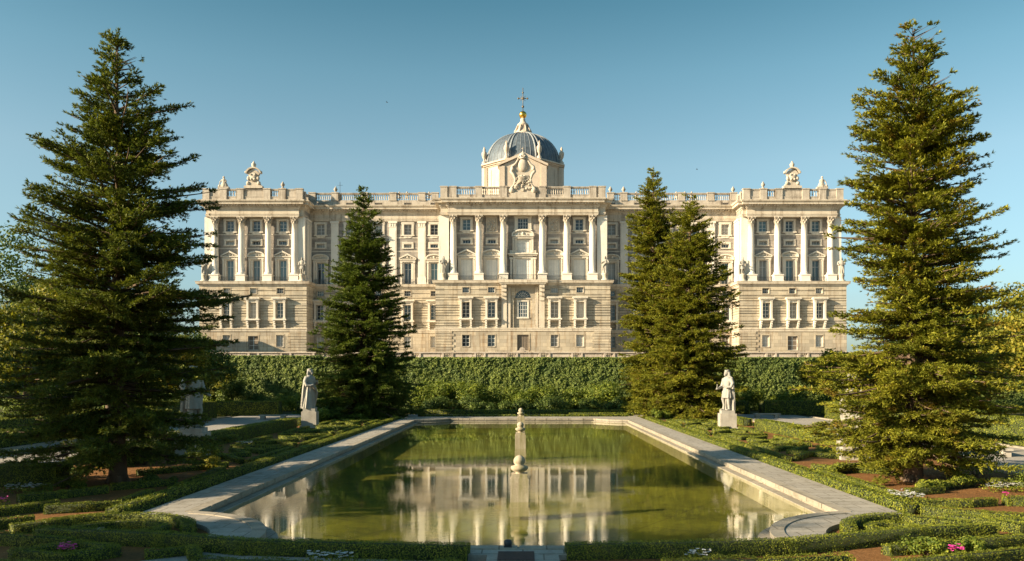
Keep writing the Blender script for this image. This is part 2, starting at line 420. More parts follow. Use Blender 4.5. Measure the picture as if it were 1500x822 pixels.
for i in range(4):
    a = math.pi/4 + math.pi/2*i; c, s = math.cos(a), math.sin(a)
    cp.tube([(c*.62, s*.62, .8), (c*.86, s*.86, 1.15), (c*1.04, s*1.04, 1.22), (c*1.02, s*1.02, 1.02)], [.08, .1, .12, .08], n=5)
cp.box(-.88, .88, -.88, .88, 1.28, 1.5); cp.ball((0, -.86, 1.3), .16, 6, 5)
cap_me = cp.mesh('capital', M['relief'])
pe = MB(); pe.box(-1.02, 1.02, -1.02, 1.1, .22, 1.38); pe.box(-1.14, 1.14, -1.14, 1.1, 0, .22); pe.box(-1.12, 1.12, -1.12, 1.1, 1.38, 1.6)
ped_me = pe.mesh('column_pedestal', M['shaft'])
def column(x, y):
    o = link('column', shaft_me, palace, (x, y-YC, 27.0-GZ))
    link('capital', cap_me, o, (0, 0, ZCAP-27.0)); link('column_pedestal', ped_me, o, (0, 0, 25.4-27.0))
def pil_mb(w, p):
    m = MB(); m.box(-w/2, w/2, -p, .02, 1.6, ZCAP-ZB+.15)
    m.box(-w/2-.1, w/2+.1, -p-.1, .02, 1.4, 1.6); m.box(-w/2-.14, w/2+.14, -p-.14, .02, 0, 1.4)
    m.box(-w/2+.2, w/2-.2, -p-.03, .02, 2.1, ZCAP-ZB-.5)
    m.box(-w/2-.06, w/2+.06, -p-.06, .02, ZCAP-ZB+.15, ZCAP-ZB+.3); m.box(-w/2-.0, w/2+.0, -p-.0, .02, ZCAP-ZB+.3, ZCAP-ZB+1.1)
    m.box(-w/2-.16, w/2+.16, -p-.16, .02, ZCAP-ZB+1.1, ZENT-ZB)
    for s in (-1, 0, 1): m.box(s*w*.32-.12, s*w*.32+.12, -p-.1, .02, ZCAP-ZB+.35, ZCAP-ZB+1.0)
    return m
pil_me = {k: pil_mb(*v).mesh('pilaster', M['shaft']) for k, v in {'wing': (1.7, .3), 'corner': (1.9, .35)}.items()}
def pilaster(x, y, k='wing', rz=0.0): link('pilaster', pil_me[k], palace, (x, y-YC, ZB-GZ), rz)

# ---- entablature: stepped profile swept along a plan polyline (y increases away from the viewer)
def sweep(mb, plan, prof, close_back=None):
    """plan: list of (x,y) walked left to right seen from the garden; prof: list of (out, z) bottom to top"""
    P = [Vector((x, y)) for x, y in plan]; n = len(P); rows = []
    for i, p in enumerate(P):
        ds = []
        if i > 0: ds.append((P[i]-P[i-1]).normalized())
        if i < n-1: ds.append((P[i+1]-P[i]).normalized())
        ns = [Vector((d.y, -d.x)) for d in ds]
        if len(ns) == 2:
            b = (ns[0]+ns[1]); b = b / max(1e-6, b.length_squared) * 2
        else: b = ns[0]
        rows.append([(p.x+b.x*o, p.y+b.y*o, z) for o, z in prof])
    k = len(prof); vs = [q for r in rows for q in r]
    mb.add(vs, [(i*k+j, (i+1)*k+j, (i+1)*k+j+1, i*k+j+1) for i in range(n-1) for j in range(k-1)])
ENT_LOW = [(0, 39.75), (.0, 40.0), (.06, 40.0), (.06, 40.28), (.14, 40.28), (.14, 40.42), (.0, 40.44), (.0, 41.35)]
ENT_TOP = [(.0, 41.35), (.12, 41.38), (.16, 41.6), (.34, 41.66), (.34, 41.95), (.5, 42.0), (.55, 42.25), (1.25, 42.3), (1.28, 42.75), (1.5, 42.85), (1.6, 43.1), (1.6, 43.2), (-1.2, 43.25)]
BASE_TOP = [(0, 24.3), (.08, 24.32), (.12, 24.55), (.3, 24.6), (.34, 24.8), (.62, 24.85), (.64, 25.15), (.74, 25.3), (.74, 25.4), (-3.2, 25.41)]
STRING = [(0, 14.35), (.14, 14.4), (.16, 14.8), (.26, 14.85), (.26, 15.0), (0, 15.1)]
def plan_block(x0, x1, yf, yb): return [(x0, yb), (x0, yf), (x1, yf), (x1, yb)]

# ---- balustrade along a plan segment with pedestals
bal_prof = [(.13, 0), (.13, .1), (.07, .18), (.15, .55), (.15, .65), (.07, 1.05), (.10, 1.12), (.13, 1.2), (.13, 1.3)]
def balustrade(name, x0, x1, y, z, peds, mat_, parent, blind=(), h0=.9, hb=1.3, rail=.36, pw=1.1, slots=(), sub='balustrade_pedestal', nb=.46):
    """plinth + balusters + rail from x0 to x1 at y; peds: x of pedestals (children parts)"""
    m = MB(); m.box(x0, x1, y-.28, y+.28, z, z+h0-.12); m.box(x0, x1, y-.34, y+.34, z+h0-.12, z+h0)
    m.box(x0, x1, y-.28, y+.28, z+h0+hb, z+h0+hb+rail*.55); m.box(x0, x1, y-.36, y+.36, z+h0+hb+rail*.55, z+h0+hb+rail)
    sc_ = hb/1.3
    cuts = sorted([x0, x1, *peds])
    for a, b in zip(cuts[:-1], cuts[1:]):
        a_, b_ = a + (pw/2 if a in peds else 0), b - (pw/2 if b in peds else 0)
        if b_-a_ < .5: continue
        if any(abs((a+b)/2-q) < 2.2 for q in blind):
            m.box(a_, b_, y-.2, y+.2, z+h0, z+h0+hb); continue
        n = max(1, int((b_-a_)/nb))
        for i in range(n):
            x = a_ + (b_-a_)*(i+.5)/n
            m.lathe([(r*1.0, q*sc_) for r, q in bal_prof], x, y, z+h0, n=6)
    o = m.build(name, mat_, parent)
    H = h0+hb+rail
    for x in peds:
        p = MB(); p.box(x-pw/2, x+pw/2, y-.48, y+.48, z, z+H-.12); p.box(x-pw/2-.1, x+pw/2+.1, y-.58, y+.58, z+H-.12, z+H+.1)
        p.box(x-pw/2-.08, x+pw/2+.08, y-.56, y+.56, z, z+.3)
        q = p.mesh(sub, mat_, tuple(parent.location)); link(sub, q, o)
    return o

def urn_mb(h=1.6, r=.45):
    m = MB(); m.lathe([(r*.9, 0), (r*.9, h*.12), (r*.4, h*.2), (r*.35, h*.28), (r*.8, h*.4), (r, h*.58), (r*.95, h*.68), (r*.45, h*.76), (r*.55, h*.82), (r*.4, h*.9), (r*.15, h)], n=10); return m
urn_me = urn_mb().mesh('roof_urn', M['parapet']); tall_urn_me = urn_mb(4.2, .62).mesh('drum_urn', M['drum'])

# ============ corner pavilions
PX = 47.55; PXE = 71.1
WBX = [53.35, 59.25, 65.1]; COLX = [50.45, 56.3, 62.2, 68.05]
rw = random.Random(3)
for s in (-1, 1):
    L = lambda v: [s*q for q in v]
    xs = sorted(L(WBX)); xa, xb = sorted((s*PX, s*PXE))
    ops = []
    for x in xs:
        ops += [(x-.75, x+.75, 22.75, 23.95), (x-.8, x+.8, 17.4, 20.7)]
    mb = MB(); wall(mb, xa, xb, 15.0, 24.4, YP, ops, courses=(15.45, .56, 24.2))
    mb.quad((xa, 220, 7), (xa, YP, 7), (xa, YP, 24.4), (xa, 220, 24.4)); mb.quad((xb, YP, 7), (xb, 220, 7), (xb, 220, 24.4), (xb, YP, 24.4))
    mb.build('rusticated_wall', M['base'], palace)
    # grooved side returns
    sm_ = MB(); z = 7.2
    side = s*PX - s*.0
    while z < 24.2:
        sm_.box(min(side, side-s*.08), max(side, side-s*.08), YP+.02, YW+.5, z, z+.40); z += .56
    sm_.build('rusticated_side_wall', M['base'], palace)
    ops = []
    for i, x in enumerate(xs):
        ops.append((x-1.1, x+1.1, 10.3, 13.4) if i == 1 else (x-.82, x+.82, 11.05, 13.6))
    mb = MB(); wall(mb, xa, xb, 7.0, 15.0, YP-.12, ops)
    mb.quad((xa, YP-.12, 15), (xb, YP-.12, 15), (xb, YP+.1, 15), (xa, YP+.1, 15))
    mb.quad((xa, YP+.1, 7), (xa, YP-.12, 7), (xa, YP-.12, 15), (xa, YP+.1, 15)); mb.quad((xb, YP-.12, 7), (xb, YP+.1, 7), (xb, YP+.1, 15), (xb, YP-.12, 15))
    qx0, qx1 = (xa, xa+4.2) if s > 0 else (xb-4.2, xb)
    for k in range(12):
        ex = .55*(k % 2)
        a_, b_ = (qx0-.05, qx1-ex) if s > 0 else (qx0+ex, qx1+.05)
        mb.box(a_, b_, YP-.24, YP-.1, 7.3+k*.6, 7.3+k*.6+.5)
    mb.build('plinth_wall', M['plinth'], palace)
    for i, x in enumerate(xs):
        place_window('small', x, YP, 22.75, rw.choice(['glass', 'blind', 'glass2', 'dark']))
        place_window('hood', x, YP, 17.4, rw.choice(['glass', 'blind', 'glass']))
        if i == 1: place_window('door', x, YP-.12, 10.3, 'wood')
        else: place_window('basement', x, YP-.12, 11.05, rw.choice(['glass', 'wood', 'blind']))
    m = MB(); sweep(m, plan_block(xa, xb, YP-.12, YW+.5), STRING); sweep(m, plan_block(xa, xb, YP, YW+.5), BASE_TOP)
    m.quad((xa+.5, YP+1, 25.405), (xb-.5, YP+1, 25.405), (xb-.5, 220, 25.405), (xa+.5, 220, 25.405))
    m.build('lower_cornice', M['cornice'], palace)
    # upper wall
    ya = YP + 2.2; ua, ub = xa + .9, xb - .9
    ops = []
    for x in xs: ops += [(x-.875, x+.875, 36.7, 39.1), (x-.875, x+.875, 33.75, 34.6), (x-.8, x+.8, 25.41, 30.31)]
    mb = MB(); wall(mb, ua, ub, 25.41, 39.75, ya, ops)
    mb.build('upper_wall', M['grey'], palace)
    bd = MB()
    bd.box(ua, ub, ya-.07, ya+.0, 35.95, 36.15); bd.box(ua, ub, ya-.07, ya+.0, 32.9, 33.05)
    bd.build('wall_band', M['white'], palace)
    mb = MB(); inner = ua if s > 0 else ub
    mb.quad((ua, 220, 25.4), (ua, ya, 25.4), (ua, ya, 43.2), (ua, 220, 43.2)); mb.quad((ub, ya, 25.4), (ub, 220, 25.4), (ub, 220, 43.2), (ub, ya, 43.2))
    mb.build('side_wall', M['grey'], palace)
    for xq in (ua+.95, ub-.95):   # corner piers that carry the ends of the entablature
        mb = MB(); mb.box(xq-1.15, xq+1.15, YP+1.15, ya-.004, 27.0, 39.75); mb.box(xq-1.3, xq+1.3, YP+1.0, ya-.006, 25.41, 27.0); mb.build('corner_pier', M['shaft'], palace)
    for q, xq in enumerate(COLX): column(s*xq, YP+1.15)
    for q in range(2): pilaster(ua if s > 0 else ub, YP+3.6+q*2.2, 'corner', R(-90) if s > 0 else R(90))
    for i, x in enumerate(xs):
        place_window('upper', x, ya, 36.7, rw.choice(['glass', 'glass2', 'dark', 'glass']))
        place_window('mezz', x, ya, 33.75, rw.choice(['glass', 'dark', 'blind']))
        place_window('french_arc' if i == 1 else 'french_gable', x, ya, 25.41, rw.choice(['glass2', 'blind', 'glass2']))
        railing(x-1.75, x+1.75, YP+.5, 25.41)
    m = MB(); f = YP + .55
    pl_ = [(ua+.1, 219), (ua+.1, YP+1.15), (xa+1.85, YP+1.15), (xa+1.85, f), (xb-1.85, f), (xb-1.85, YP+1.15), (ub-.1, YP+1.15), (ub-.1, 219)]
    sweep(m, pl_, ENT_LOW); m.build('entablature', M['cornice'], palace)
    m = MB(); sweep(m, pl_, ENT_TOP)
    for x in np.arange(xa+2.2, xb-2.0, .62): m.box(x-.16, x+.16, f-.95, f-.3, 41.98, 42.28)
    m.quad((xa+1, YP+2, 43.22), (xb-1, YP+2, 43.22), (xb-1, 219, 43.22), (xa+1, 219, 43.22))
    m.quad((ua+.1, f+.0, 39.76), (ua+.1, ya, 39.76), (ub-.1, ya, 39.76), (ub-.1, f, 39.76))
    m.build('main_cornice', M['cornice'], palace)
    peds = sorted([s*q for q in (49.2, 52.9, 56.3, 62.2, 65.9, 69.7)])
    balustrade('balustrade', min(peds)-.5, max(peds)+.5, YP+.5, 43.22, peds, M['parapet'], palace, blind=[s*59.25, s*51.05, s*67.8], pw=1.5)
    # side balustrade
    m = MB(); xq = (s*49.2); m.box(xq-.3, xq+.3, YP+.9, YW+6, 43.22, 44.1); m.box(xq-.36, xq+.36, YP+.9, YW+6, 45.42, 45.78)
    for i in range(20): m.lathe(bal_prof, xq, YP+1.4+i*.5, 44.1, n=6)
    for yy in (YP+3.6, YP+6.4): m.box(xq-.5, xq+.5, yy-.6, yy+.6, 43.22, 45.9)
    m.build('side_balustrade', M['parapet'], palace)
    # crest over the middle bay
    m = MB(); cx_ = s*59.25; y_ = YP+.35
    m.box(cx_-2.3, cx_+2.3, y_-.5, y_+.7, 45.9, 46.5)
    o1 = [(-1.9, 46.5), (1.9, 46.5), (1.7, 47.0), (1.15, 47.9), (1.05, 48.9), (1.5, 49.6), (.9, 50.4), (0, 50.7), (-.9, 50.4), (-1.5, 49.6), (-1.05, 48.9), (-1.15, 47.9), (-1.7, 47.0)]
    m.prism([(cx_+a, b) for a, b in o1], y_-.35, y_+.45)
    n = 9
    for i in range(n):
        a0, a1 = R(20+140*i/n), R(20+140*(i+1)/n)
        m.prism([(cx_+1.75*math.cos(a), 49.0+1.95*math.sin(a)) for a in (a0,)] + [(cx_+2.15*math.cos(a0), 49.0+2.3*math.sin(a0)), (cx_+2.15*math.cos(a1), 49.0+2.3*math.sin(a1)), (cx_+1.75*math.cos(a1), 49.0+1.95*math.sin(a1))], y_-.7, y_+.5)
    m.ball((cx_, y_-.4, 48.7), .95, 10, 8, sy=.35, sz=1.25)
    for q in (-1, 1):
        m.ball((cx_+q*1.35, y_-.3, 47.2), .5, 8, 6, sy=.7); m.ball((cx_+q*1.2, y_-.35, 48.4), .42, 8, 6, sy=.7, sz=1.4); m.ball((cx_+q*.5, y_-.6, 49.3), .3, 7, 5)
        m.ball((cx_+q*.4, y_-.6, 48.1), .3, 7, 5); m.ball((cx_+q*1.9, y_-.2, 50.0), .34, 7, 5)
    m.lathe([(.6, 0), (.35, .3), (.55, .7), (.6, 1.1), (.35, 1.4), (.25, 1.6), (.12, 1.9)], cx_, y_, 51.0, n=10)
    m.v = [(cx_+(x-cx_)*.88, y, 45.9+(z-45.9)*.86) for x, y, z in m.v]
    m.build('roof_crest', M['relief'], palace)
    for q in ([69.7, 52.9] if s > 0 else [52.9]):
        if q == 52.9: link('roof_urn', urn_me, palace, (s*q, YP+.5-YC, 45.85-GZ))

# ============ wings
wb = [20.2, 26.2, 32.86, 39.4, 46.0]; wp = [23.0, 29.6, 36.1, 42.8]
wi = 0
for s in (-1, 1):
    xa, xb = sorted((s*18.2, s*48.2)); ops = []; opsp = []
    for x in [s*q for q in wb]:
        ops += [(x-.75, x+.75, 22.75, 23.95), (x-.8, x+.8, 17.4, 20.7)]; opsp.append((x-.82, x+.82, 11.05, 13.6))
    mb = MB(); wall(mb, xa, xb, 15.0, 24.4, YW, ops, courses=(15.45, .56, 24.2)); mb.build('rusticated_wall', M['base'], palace)
    mb = MB(); wall(mb, xa, xb, 7.0, 15.0, YW-.12, opsp); mb.quad((xa, YW-.12, 15), (xb, YW-.12, 15), (xb, YW+.1, 15), (xa, YW+.1, 15)); mb.build('plinth_wall', M['plinth'], palace)
    ops = []; ya = YW + .5
    for x in [s*q for q in wb]: ops += [(x-.875, x+.875, 36.7, 39.1), (x-.875, x+.875, 33.75, 34.6), (x-.8, x+.8, 25.41, 30.31)]
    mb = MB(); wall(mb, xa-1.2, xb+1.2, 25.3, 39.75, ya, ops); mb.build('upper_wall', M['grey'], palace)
    bd = MB(); bd.box(xa, xb, ya-.07, ya, 35.95, 36.15); bd.box(xa, xb, ya-.07, ya, 32.9, 33.05); bd.build('wall_band', M['white'], palace)
    m = MB(); sweep(m, [(xa, YW-.12), (xb, YW-.12)], STRING); sweep(m, [(xa, YW), (xb, YW)], [(o if o > -1 else -1.0, z) for o, z in BASE_TOP]); m.build('lower_cornice', M['cornice'], palace)
    f = YW + .15
    m = MB(); sweep(m, [(xa-1.5, f), (xb+1.5, f)], ENT_LOW); m.build('entablature', M['cornice'], palace)
    m = MB(); sweep(m, [(xa-1.5, f), (xb+1.5, f)], ENT_TOP)
    for x in np.arange(xa+.5, xb-.4, .62): m.box(x-.16, x+.16, f-.95, f-.3, 41.98, 42.28)
    m.quad((xa-2, f, 39.76), (xa-2, ya, 39.76), (xb+2, ya, 39.76), (xb+2, f, 39.76))
    m.build('main_cornice', M['cornice'], palace)
    for q in wp: pilaster(s*q, ya)
    for i, x in enumerate([s*q for q in wb]):
        place_window('upper', x, ya, 36.7, rw.choice(['glass', 'glass', 'dark', 'blind']))
        place_window('mezz', x, ya, 33.75, rw.choice(['glass', 'dark', 'blind']))
        place_window('french_arc' if i % 2 == 0 else 'french_gable', x, ya, 25.41, rw.choice(['glass2', 'blind', 'glass2', 'glass']))
        place_window('small', x, YW, 22.75, rw.choice(['glass', 'blind', 'glass2', 'dark']))
        place_window('hood', x, YW, 17.4, rw.choice(['glass', 'dark', 'glass']))
        place_window('basement', x, YW-.12, 11.05, rw.choice(['glass', 'wood', 'blind']))
        railing(x-1.3, x+1.3, YW-.1, 25.41)
    # attic course behind the cornice with slot openings, then the balustrade
    m = MB(); wall(m, xa-1, xb+1, 43.2, 44.5, YW+.5, [(s*q-.85, s*q+.85, 43.5, 44.05) for q in wb], depth=.4)
    m.quad((xa-1, YW+.5, 44.5), (xb+1, YW+.5, 44.5), (xb+1, YW+2, 44.5), (xa-1, YW+2, 44.5)); m.build('attic_course', M['parapet'], palace)
    peds = sorted([s*q for q in wp] + [s*48.0, s*20.0])
    balustrade('balustrade', min(peds), max(peds), YW+.9, 44.5, peds, M['parapet'], palace, h0=.12, hb=1.35, pw=1.5)
    ux = {1: [23.0, 26.6, 36.0, 38.0, 39.6, 48.0, 20.0, 30.0], -1: [29.0, 27.2, 42.8, 22.0]}[s]
    for q in ux:
        link('roof_urn', urn_me, palace, (s*q, YW+1.2-YC+(0 if q in wp or q in (20.0, 48.0) else 5), 46.3-GZ))

# ============ central block
xa, xb = -19.0, 19.0
WX = [-12.4, -6.85, 0.0, 6.85, 12.4]
ops = []; opsp = []
for x in WX:
    if x: ops += [(x-.75, x+.75, 22.75, 23.95), (x-.8, x+.8, 17.4, 20.7)]; opsp.append((x-.82, x+.82, 11.05, 13.6))
    else: opsp.append((-1.25, 1.25, 10.2, 13.6))
# central arched recess: opening in the wall, fanlight above a glazed door
ops.append((-2.6, 2.6, 15.02, 24.38))
mb = MB(); wall(mb, xa, xb, 15.0, 24.4, YC, ops, courses=(15.45, .56, 24.2), depth=.9)
for sx_ in (-1, 1): mb.quad((sx_*19, YC if sx_ > 0 else 215, 7), (sx_*19, 215 if sx_ > 0 else YC, 7), (sx_*19, 215 if sx_ > 0 else YC, 24.4), (sx_*19, YC if sx_ > 0 else 215, 24.4))
mb.build('rusticated_wall', M['base'], palace)
mb = MB(); wall(mb, xa, xb, 7.0, 15.0, YC-.12, opsp); mb.quad((xa, YC-.12, 15), (xb, YC-.12, 15), (xb, YC+.1, 15), (xa, YC+.1, 15))
for q in (-1, 1):
    for k in range(12):
        ex = .5*(k % 2); a_, b_ = sorted((q*(19.05), q*(14.9+ex))); mb.box(a_, b_, YC-.24, YC-.1, 7.3+k*.6, 7.8+k*.6)
mb.build('plinth_wall', M['plinth'], palace)
for x in WX:
    if x:
        place_window('small', x, YC, 22.75, rw.choice(['glass', 'blind', 'glass']))
        place_window('hood', x, YC, 17.4, 'dark' if x < -12 else ('blind' if x > 0 else 'glass')); place_window('basement', x, YC-.12, 11.05, rw.choice(['glass', 'blind']))
m = MB(); m.box(-1.5, -1.25, YC-.2, YC-.1, 10.2, 13.9); m.box(1.25, 1.5, YC-.2, YC-.1, 10.2, 13.9); m.box(-1.25, 1.25, YC-.2, YC-.1, 13.6, 13.9)
dd = m.build('basement_door', M['plinth'], palace); m = MB(); m.box(-1.25, 1.25, YC+.2, YC+.26, 10.2, 13.6)
for q in (-.6, 0, .6): m.box(q-.05, q+.05, YC+.16, YC+.2, 10.2, 13.6)
m.box(-1.25, 1.25, YC+.155, YC+.2, 12.7, 12.8); link('door_leaf', m.mesh('door_leaf', M['wood'], tuple(palace.location)), dd)
# the arched bay
m = MB(); yb_ = YC + .8
m.box(-2.6, -2.0, YC+.1, yb_, 15.03, 24.37); m.box(2.0, 2.6, YC+.1, yb_, 15.03, 24.37)
m.box(-2.0, -1.0, yb_-.25, yb_, 15.03, 21.6); m.box(1.0, 2.0, yb_-.25, yb_, 15.03, 21.6); m.box(-1.0, 1.0, yb_-.25, yb_, 15.03, 17.4)
m.box(-1.0, 1.0, yb_-.25, yb_, 20.85, 21.6); m.box(-2.0, 2.0, yb_-.4, yb_, 21.3, 21.62)
n = 12
for i in range(n):
    a0, a1 = math.pi*i/n, math.pi*(i+1)/n; r = 1.75
    top = [(2.0*(1 if math.cos(a) >= 0 else -1)*min(1, abs(math.cos(a))*1.42) , 24.35 if abs(math.cos(a)) < .72 else 21.62 + 2.73*min(1, math.sin(a)/.7)) for a in (a0, a1)]
    m.prism([(r*math.cos(a0), 21.62+r*math.sin(a0)), top[0], top[1], (r*math.cos(a1), 21.62+r*math.sin(a1))], YC+.12, yb_)
m.build('arched_recess', M['plinth'], palace)
m = MB(); m.prism([(1.76*math.cos(math.pi*i/14), 21.62+1.76*math.sin(math.pi*i/14)) for i in range(15)], yb_-.1, yb_-.04); fan = m.build('fanlight', M['glass'], palace)
m = MB()
for i in range(1, 8): a = math.pi*i/8; m.tube([(.4*math.cos(a), yb_-.13, 21.62+.4*math.sin(a)), (1.72*math.cos(a), yb_-.13, 21.62+1.72*math.sin(a))], .035, 4)
for r in (.42, 1.1, 1.74): m.tube([(r*math.cos(math.pi*i/12), yb_-.13, 21.64+r*math.sin(math.pi*i/12)) for i in range(13)], .045, 4)
link('glazing_bar', m.mesh('glazing_bar', M['frame'], tuple(palace.location)), fan)
m = MB()
kind('cdoor', 'glazed_door', surround(2.0, 3.4, .3, .1), M['white'], 2.0, 3.4, 4, 4, y=.05); place_window('cdoor', 0, yb_-.25, 17.42, 'glass')
# balcony on brackets over it
m = MB(); m.box(-5.3, 5.3, YC-1.9, YC-.75, 24.75, 25.38); m.box(-5.0, 5.0, YC-1.7, YC-.0, 24.45, 24.75)
for q in (-1, 1):
    for (d0, z0, z1) in ((1.5, 23.7, 24.45), (1.2, 22.9, 23.7), (.8, 22.0, 22.9), (.45, 21.0, 22.0)): m.box(q*4.1-.55, q*4.1+.55, YC-d0, YC-.004, z0, z1)
    m.box(q*4.1-.6, q*4.1+.6, YC-.25, YC-.002, 15.1, 21.0); m.box(q*3.0-.3, q*3.0+.3, YC-.12, YC-.002, 15.1, 23.9)
m.build('central_balcony', M['cornice'], palace)
railing(-5.2, 5.2, YC-1.82, 25.38, returns=2.0)
m = MB(); sweep(m, plan_block(xa, xb, YC-.12, YW+.5), STRING); sweep(m, plan_block(xa, xb, YC, YW+.5), BASE_TOP)
m.quad((-18.5, YC+1, 25.405), (18.5, YC+1, 25.405), (18.5, 215, 25.405), (-18.5, 215, 25.405)); m.build('lower_cornice', M['cornice'], palace)
ya = YC + 2.2; ua, ub = -18.1, 18.1; ops = []
for x in WX:
    if abs(x) > 10: ops += [(x-.875, x+.875, 36.7, 39.1)]
    if x: ops += [(x-.875, x+.875, 33.75, 34.6), (x-1.22, x+1.22, 25.41, 30.31)]
    else: ops += [(-1.15, 1.15, 36.9, 39.3), (-1.3, 1.3, 31.75, 35.2), (-1.7, 1.7, 25.41, 30.5)]
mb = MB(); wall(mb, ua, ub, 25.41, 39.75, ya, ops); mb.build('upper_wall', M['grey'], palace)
bd = MB()
for a_, b_ in ((ua, -3.4), (3.4, ub)): bd.box(a_, b_, ya-.07, ya, 35.95, 36.15); bd.box(a_, b_, ya-.07, ya, 32.9, 33.05)
bd.build('wall_band', M['white'], palace)
mb = MB()
mb.quad((ua, 215, 25.4), (ua, ya, 25.4), (ua, ya, 43.2), (ua, 215, 43.2)); mb.quad((ub, ya, 25.4), (ub, 215, 25.4), (ub, 215, 43.2), (ub, ya, 43.2))
mb.build('side_wall', M['grey'], palace)
for xq in (ua+.8, ub-.8): mb = MB(); mb.box(xq-1.1, xq+1.1, YC+1.15, ya-.004, 27.0, 39.75); mb.box(xq-1.25, xq+1.25, YC+1.0, ya-.006, 25.41, 27.0); mb.build('corner_pier', M['shaft'], palace)
for xq in (-15.2, -9.6, -4.25, 4.25, 9.6, 15.2): column(xq, YC+1.15)
for x in WX:
    if abs(x) > 10: place_window('upper', x, ya, 36.7, 'glass2' if x < 0 else 'glass')
    elif x: link('carved_niche', niche_me, palace, (x, ya-YC, 36.5-GZ))
    if x:
        place_window('mezz', x, ya, 33.75, rw.choice(['glass', 'blind']))
        place_window('shut_gable' if abs(x) > 10 else 'shut_arc', x, ya, 25.41, 'shutter'); railing(x-1.7, x+1.7, YC+.5, 25.41)
kind('cu', 'upper_window', surround(2.3, 2.4, .7, .2, .1, .26), M['white'], 2.3, 2.4, 4, 3); place_window('cu', 0, ya, 36.9, 'glass')
m = surround(2.6, 3.45, .5, .2); m.box(-2.3, -1.85, -.4, .02, 0, 3.6); m.box(1.85, 2.3, -.4, .02, 0, 3.6); pediment(m, 4.6, 3.6-.55, .55, 'arc')
for q in (-1, 1): m.box(min(q*1.8, q*2.9), max(q*1.8, q*2.9), -.3, .02, -.6, .5)
kind('cm', 'arched_window', m, M['white'], 2.6, 3.05, 4, 3, y=.10); place_window('cm', 0, ya, 31.75, 'shutter')
m = surround(3.4, 5.09, .5, .25, 0, 0.01)
for q in (-1, 1): m.box(min(q*2.35, q*2.8), max(q*2.35, q*2.8), -.45, .02, 0, 5.2); m.box(min(q*2.25, q*2.95), max(q*2.25, q*2.95), -.55, .02, 4.8, 5.25)
m.box(-3.1, 3.1, -.6, .02, 5.6, 5.9); m.box(-3.3, 3.3, -.8, .02, 5.9, 6.15)
kind('cf', 'balcony_window', m, M['white'], 3.4, 5.09, 6, 3, rowz=[1.2, 3.4], y=.12); place_window('cf', 0, ya, 25.41, 'shutter')
f = YC + .55
pl_ = [(ua+.1, 214), (ua+.1, YC+1.15), (-16.4, YC+1.15), (-16.4, f), (16.4, f), (16.4, YC+1.15), (ub-.1, YC+1.15), (ub-.1, 214)]
m = MB(); sweep(m, pl_, ENT_LOW); m.build('entablature', M['cornice'], palace)
m = MB(); sweep(m, pl_, ENT_TOP)
for x in np.arange(-16.2, 16.3, .62): m.box(x-.16, x+.16, f-.95, f-.3, 41.98, 42.28)
m.quad((ua+.1, f, 39.76), (ua+.1, ya, 39.76), (ub-.1, ya, 39.76), (ub-.1, f, 39.76)); m.build('main_cornice', M['cornice'], palace)
peds = [-17.2, -15.2, -9.6, -4.25, 4.25, 9.6, 15.2, 17.2]
balustrade('balustrade', -17.7, 17.7, YC+.5, 43.22, peds, M['parapet'], palace, blind=[0, 16.2, -16.2], pw=1.5, hb=1.35)
# roof slab
m = MB(); m.box(-70, 70, YW+1.5, 222, 43.0, 43.24); m.box(-17.9, 17.9, YC+2, YW+1.5, 43.0, 43.23); m.build('flat_roof', M['parapet'], palace)
m = MB(); m.tube([(-42.2, YW+3, 46), (-42.2, YW+3, 49.4)], .05, 5); m.tube([(-42.8, YW+3, 48.6), (-41.6, YW+3, 48.6)], .03, 4); m.box(-42.6, -41.8, YW+2.6, YW+3.4, 43.24, 46.6)
m.build('roof_antenna', M['iron'], palace)

# crest group on the parapet
m = MB(); y_ = YC+.35
m.box(-3.0, 3.0, y_-.55, y_+1.0, 43.22, 44.6)
rgt = [(2.9, 44.6), (2.7, 45.6), (2.0, 46.4), (1.75, 47.6), (2.2, 48.8), (2.75, 49.4), (2.5, 50.6), (1.7, 51.2), (1.1, 52.2), (.9, 53.1), (0, 53.6)]
m.prism(rgt + [(-a, b) for a, b in rgt[::-1][1:]], y_-.3, y_+.6)
for q in (-1, 1):
    m.tube([(q*(a+.05), y_-.3, b) for a, b in rgt[:-1]], [.42, .3, .26, .28, .36, .42, .34, .3, .25, .2], 8)
    m.ball((q*2.7, y_-.35, 45.0), .7, 9, 7, sy=.7); m.ball((q*2.55, y_-.3, 50.0), .5, 8, 6)
m.ball((0, y_-.35, 50.9), 1.15, 12, 9, sy=.4, sz=1.35)
m.lathe([(.95, 0), (1.05, .3), (.8, .4), (1.0, .9), (.75, 1.25), (.3, 1.5), (.12, 1.9)], 0, y_, 52.4, n=10)
for i in range(6): a = 2*math.pi*i/6; m.ball((math.cos(a)*.95, y_+math.sin(a)*.9, 53.0), .2, 6, 5)
m.tube([(0, y_, 54), (0, y_, 55.3)], .06, 5); m.tube([(-.35, y_, 54.9), (.35, y_, 54.9)], .06, 5)
rr = random.Random(12)
for i in range(46):   # carved trophies
    a = rr.uniform(0, 6.28); q = rr.random()**.6
    X = math.cos(a)*q*2.2; Z = 46.6+math.sin(a)*q*1.9
    m.ball((X, y_-.38, Z), rr.uniform(.16, .38), 7, 5, sx=rr.uniform(.7, 2.0), sy=rr.uniform(.5, 1.1), sz=rr.uniform(.6, 1.7))
for i in range(5): m.tube([(-1.9+.2*i, y_-.45, 46.2+.35*i), (-.4, y_-.75, 47.1+.25*i), (1.4, y_-.45, 46.4+.5*i)], .1, 5)
m.v = [(x*.9, y, 44.0+(z-44.0)*.93) for x, y, z in m.v]
m.build('coat_of_arms', M['relief'], palace)

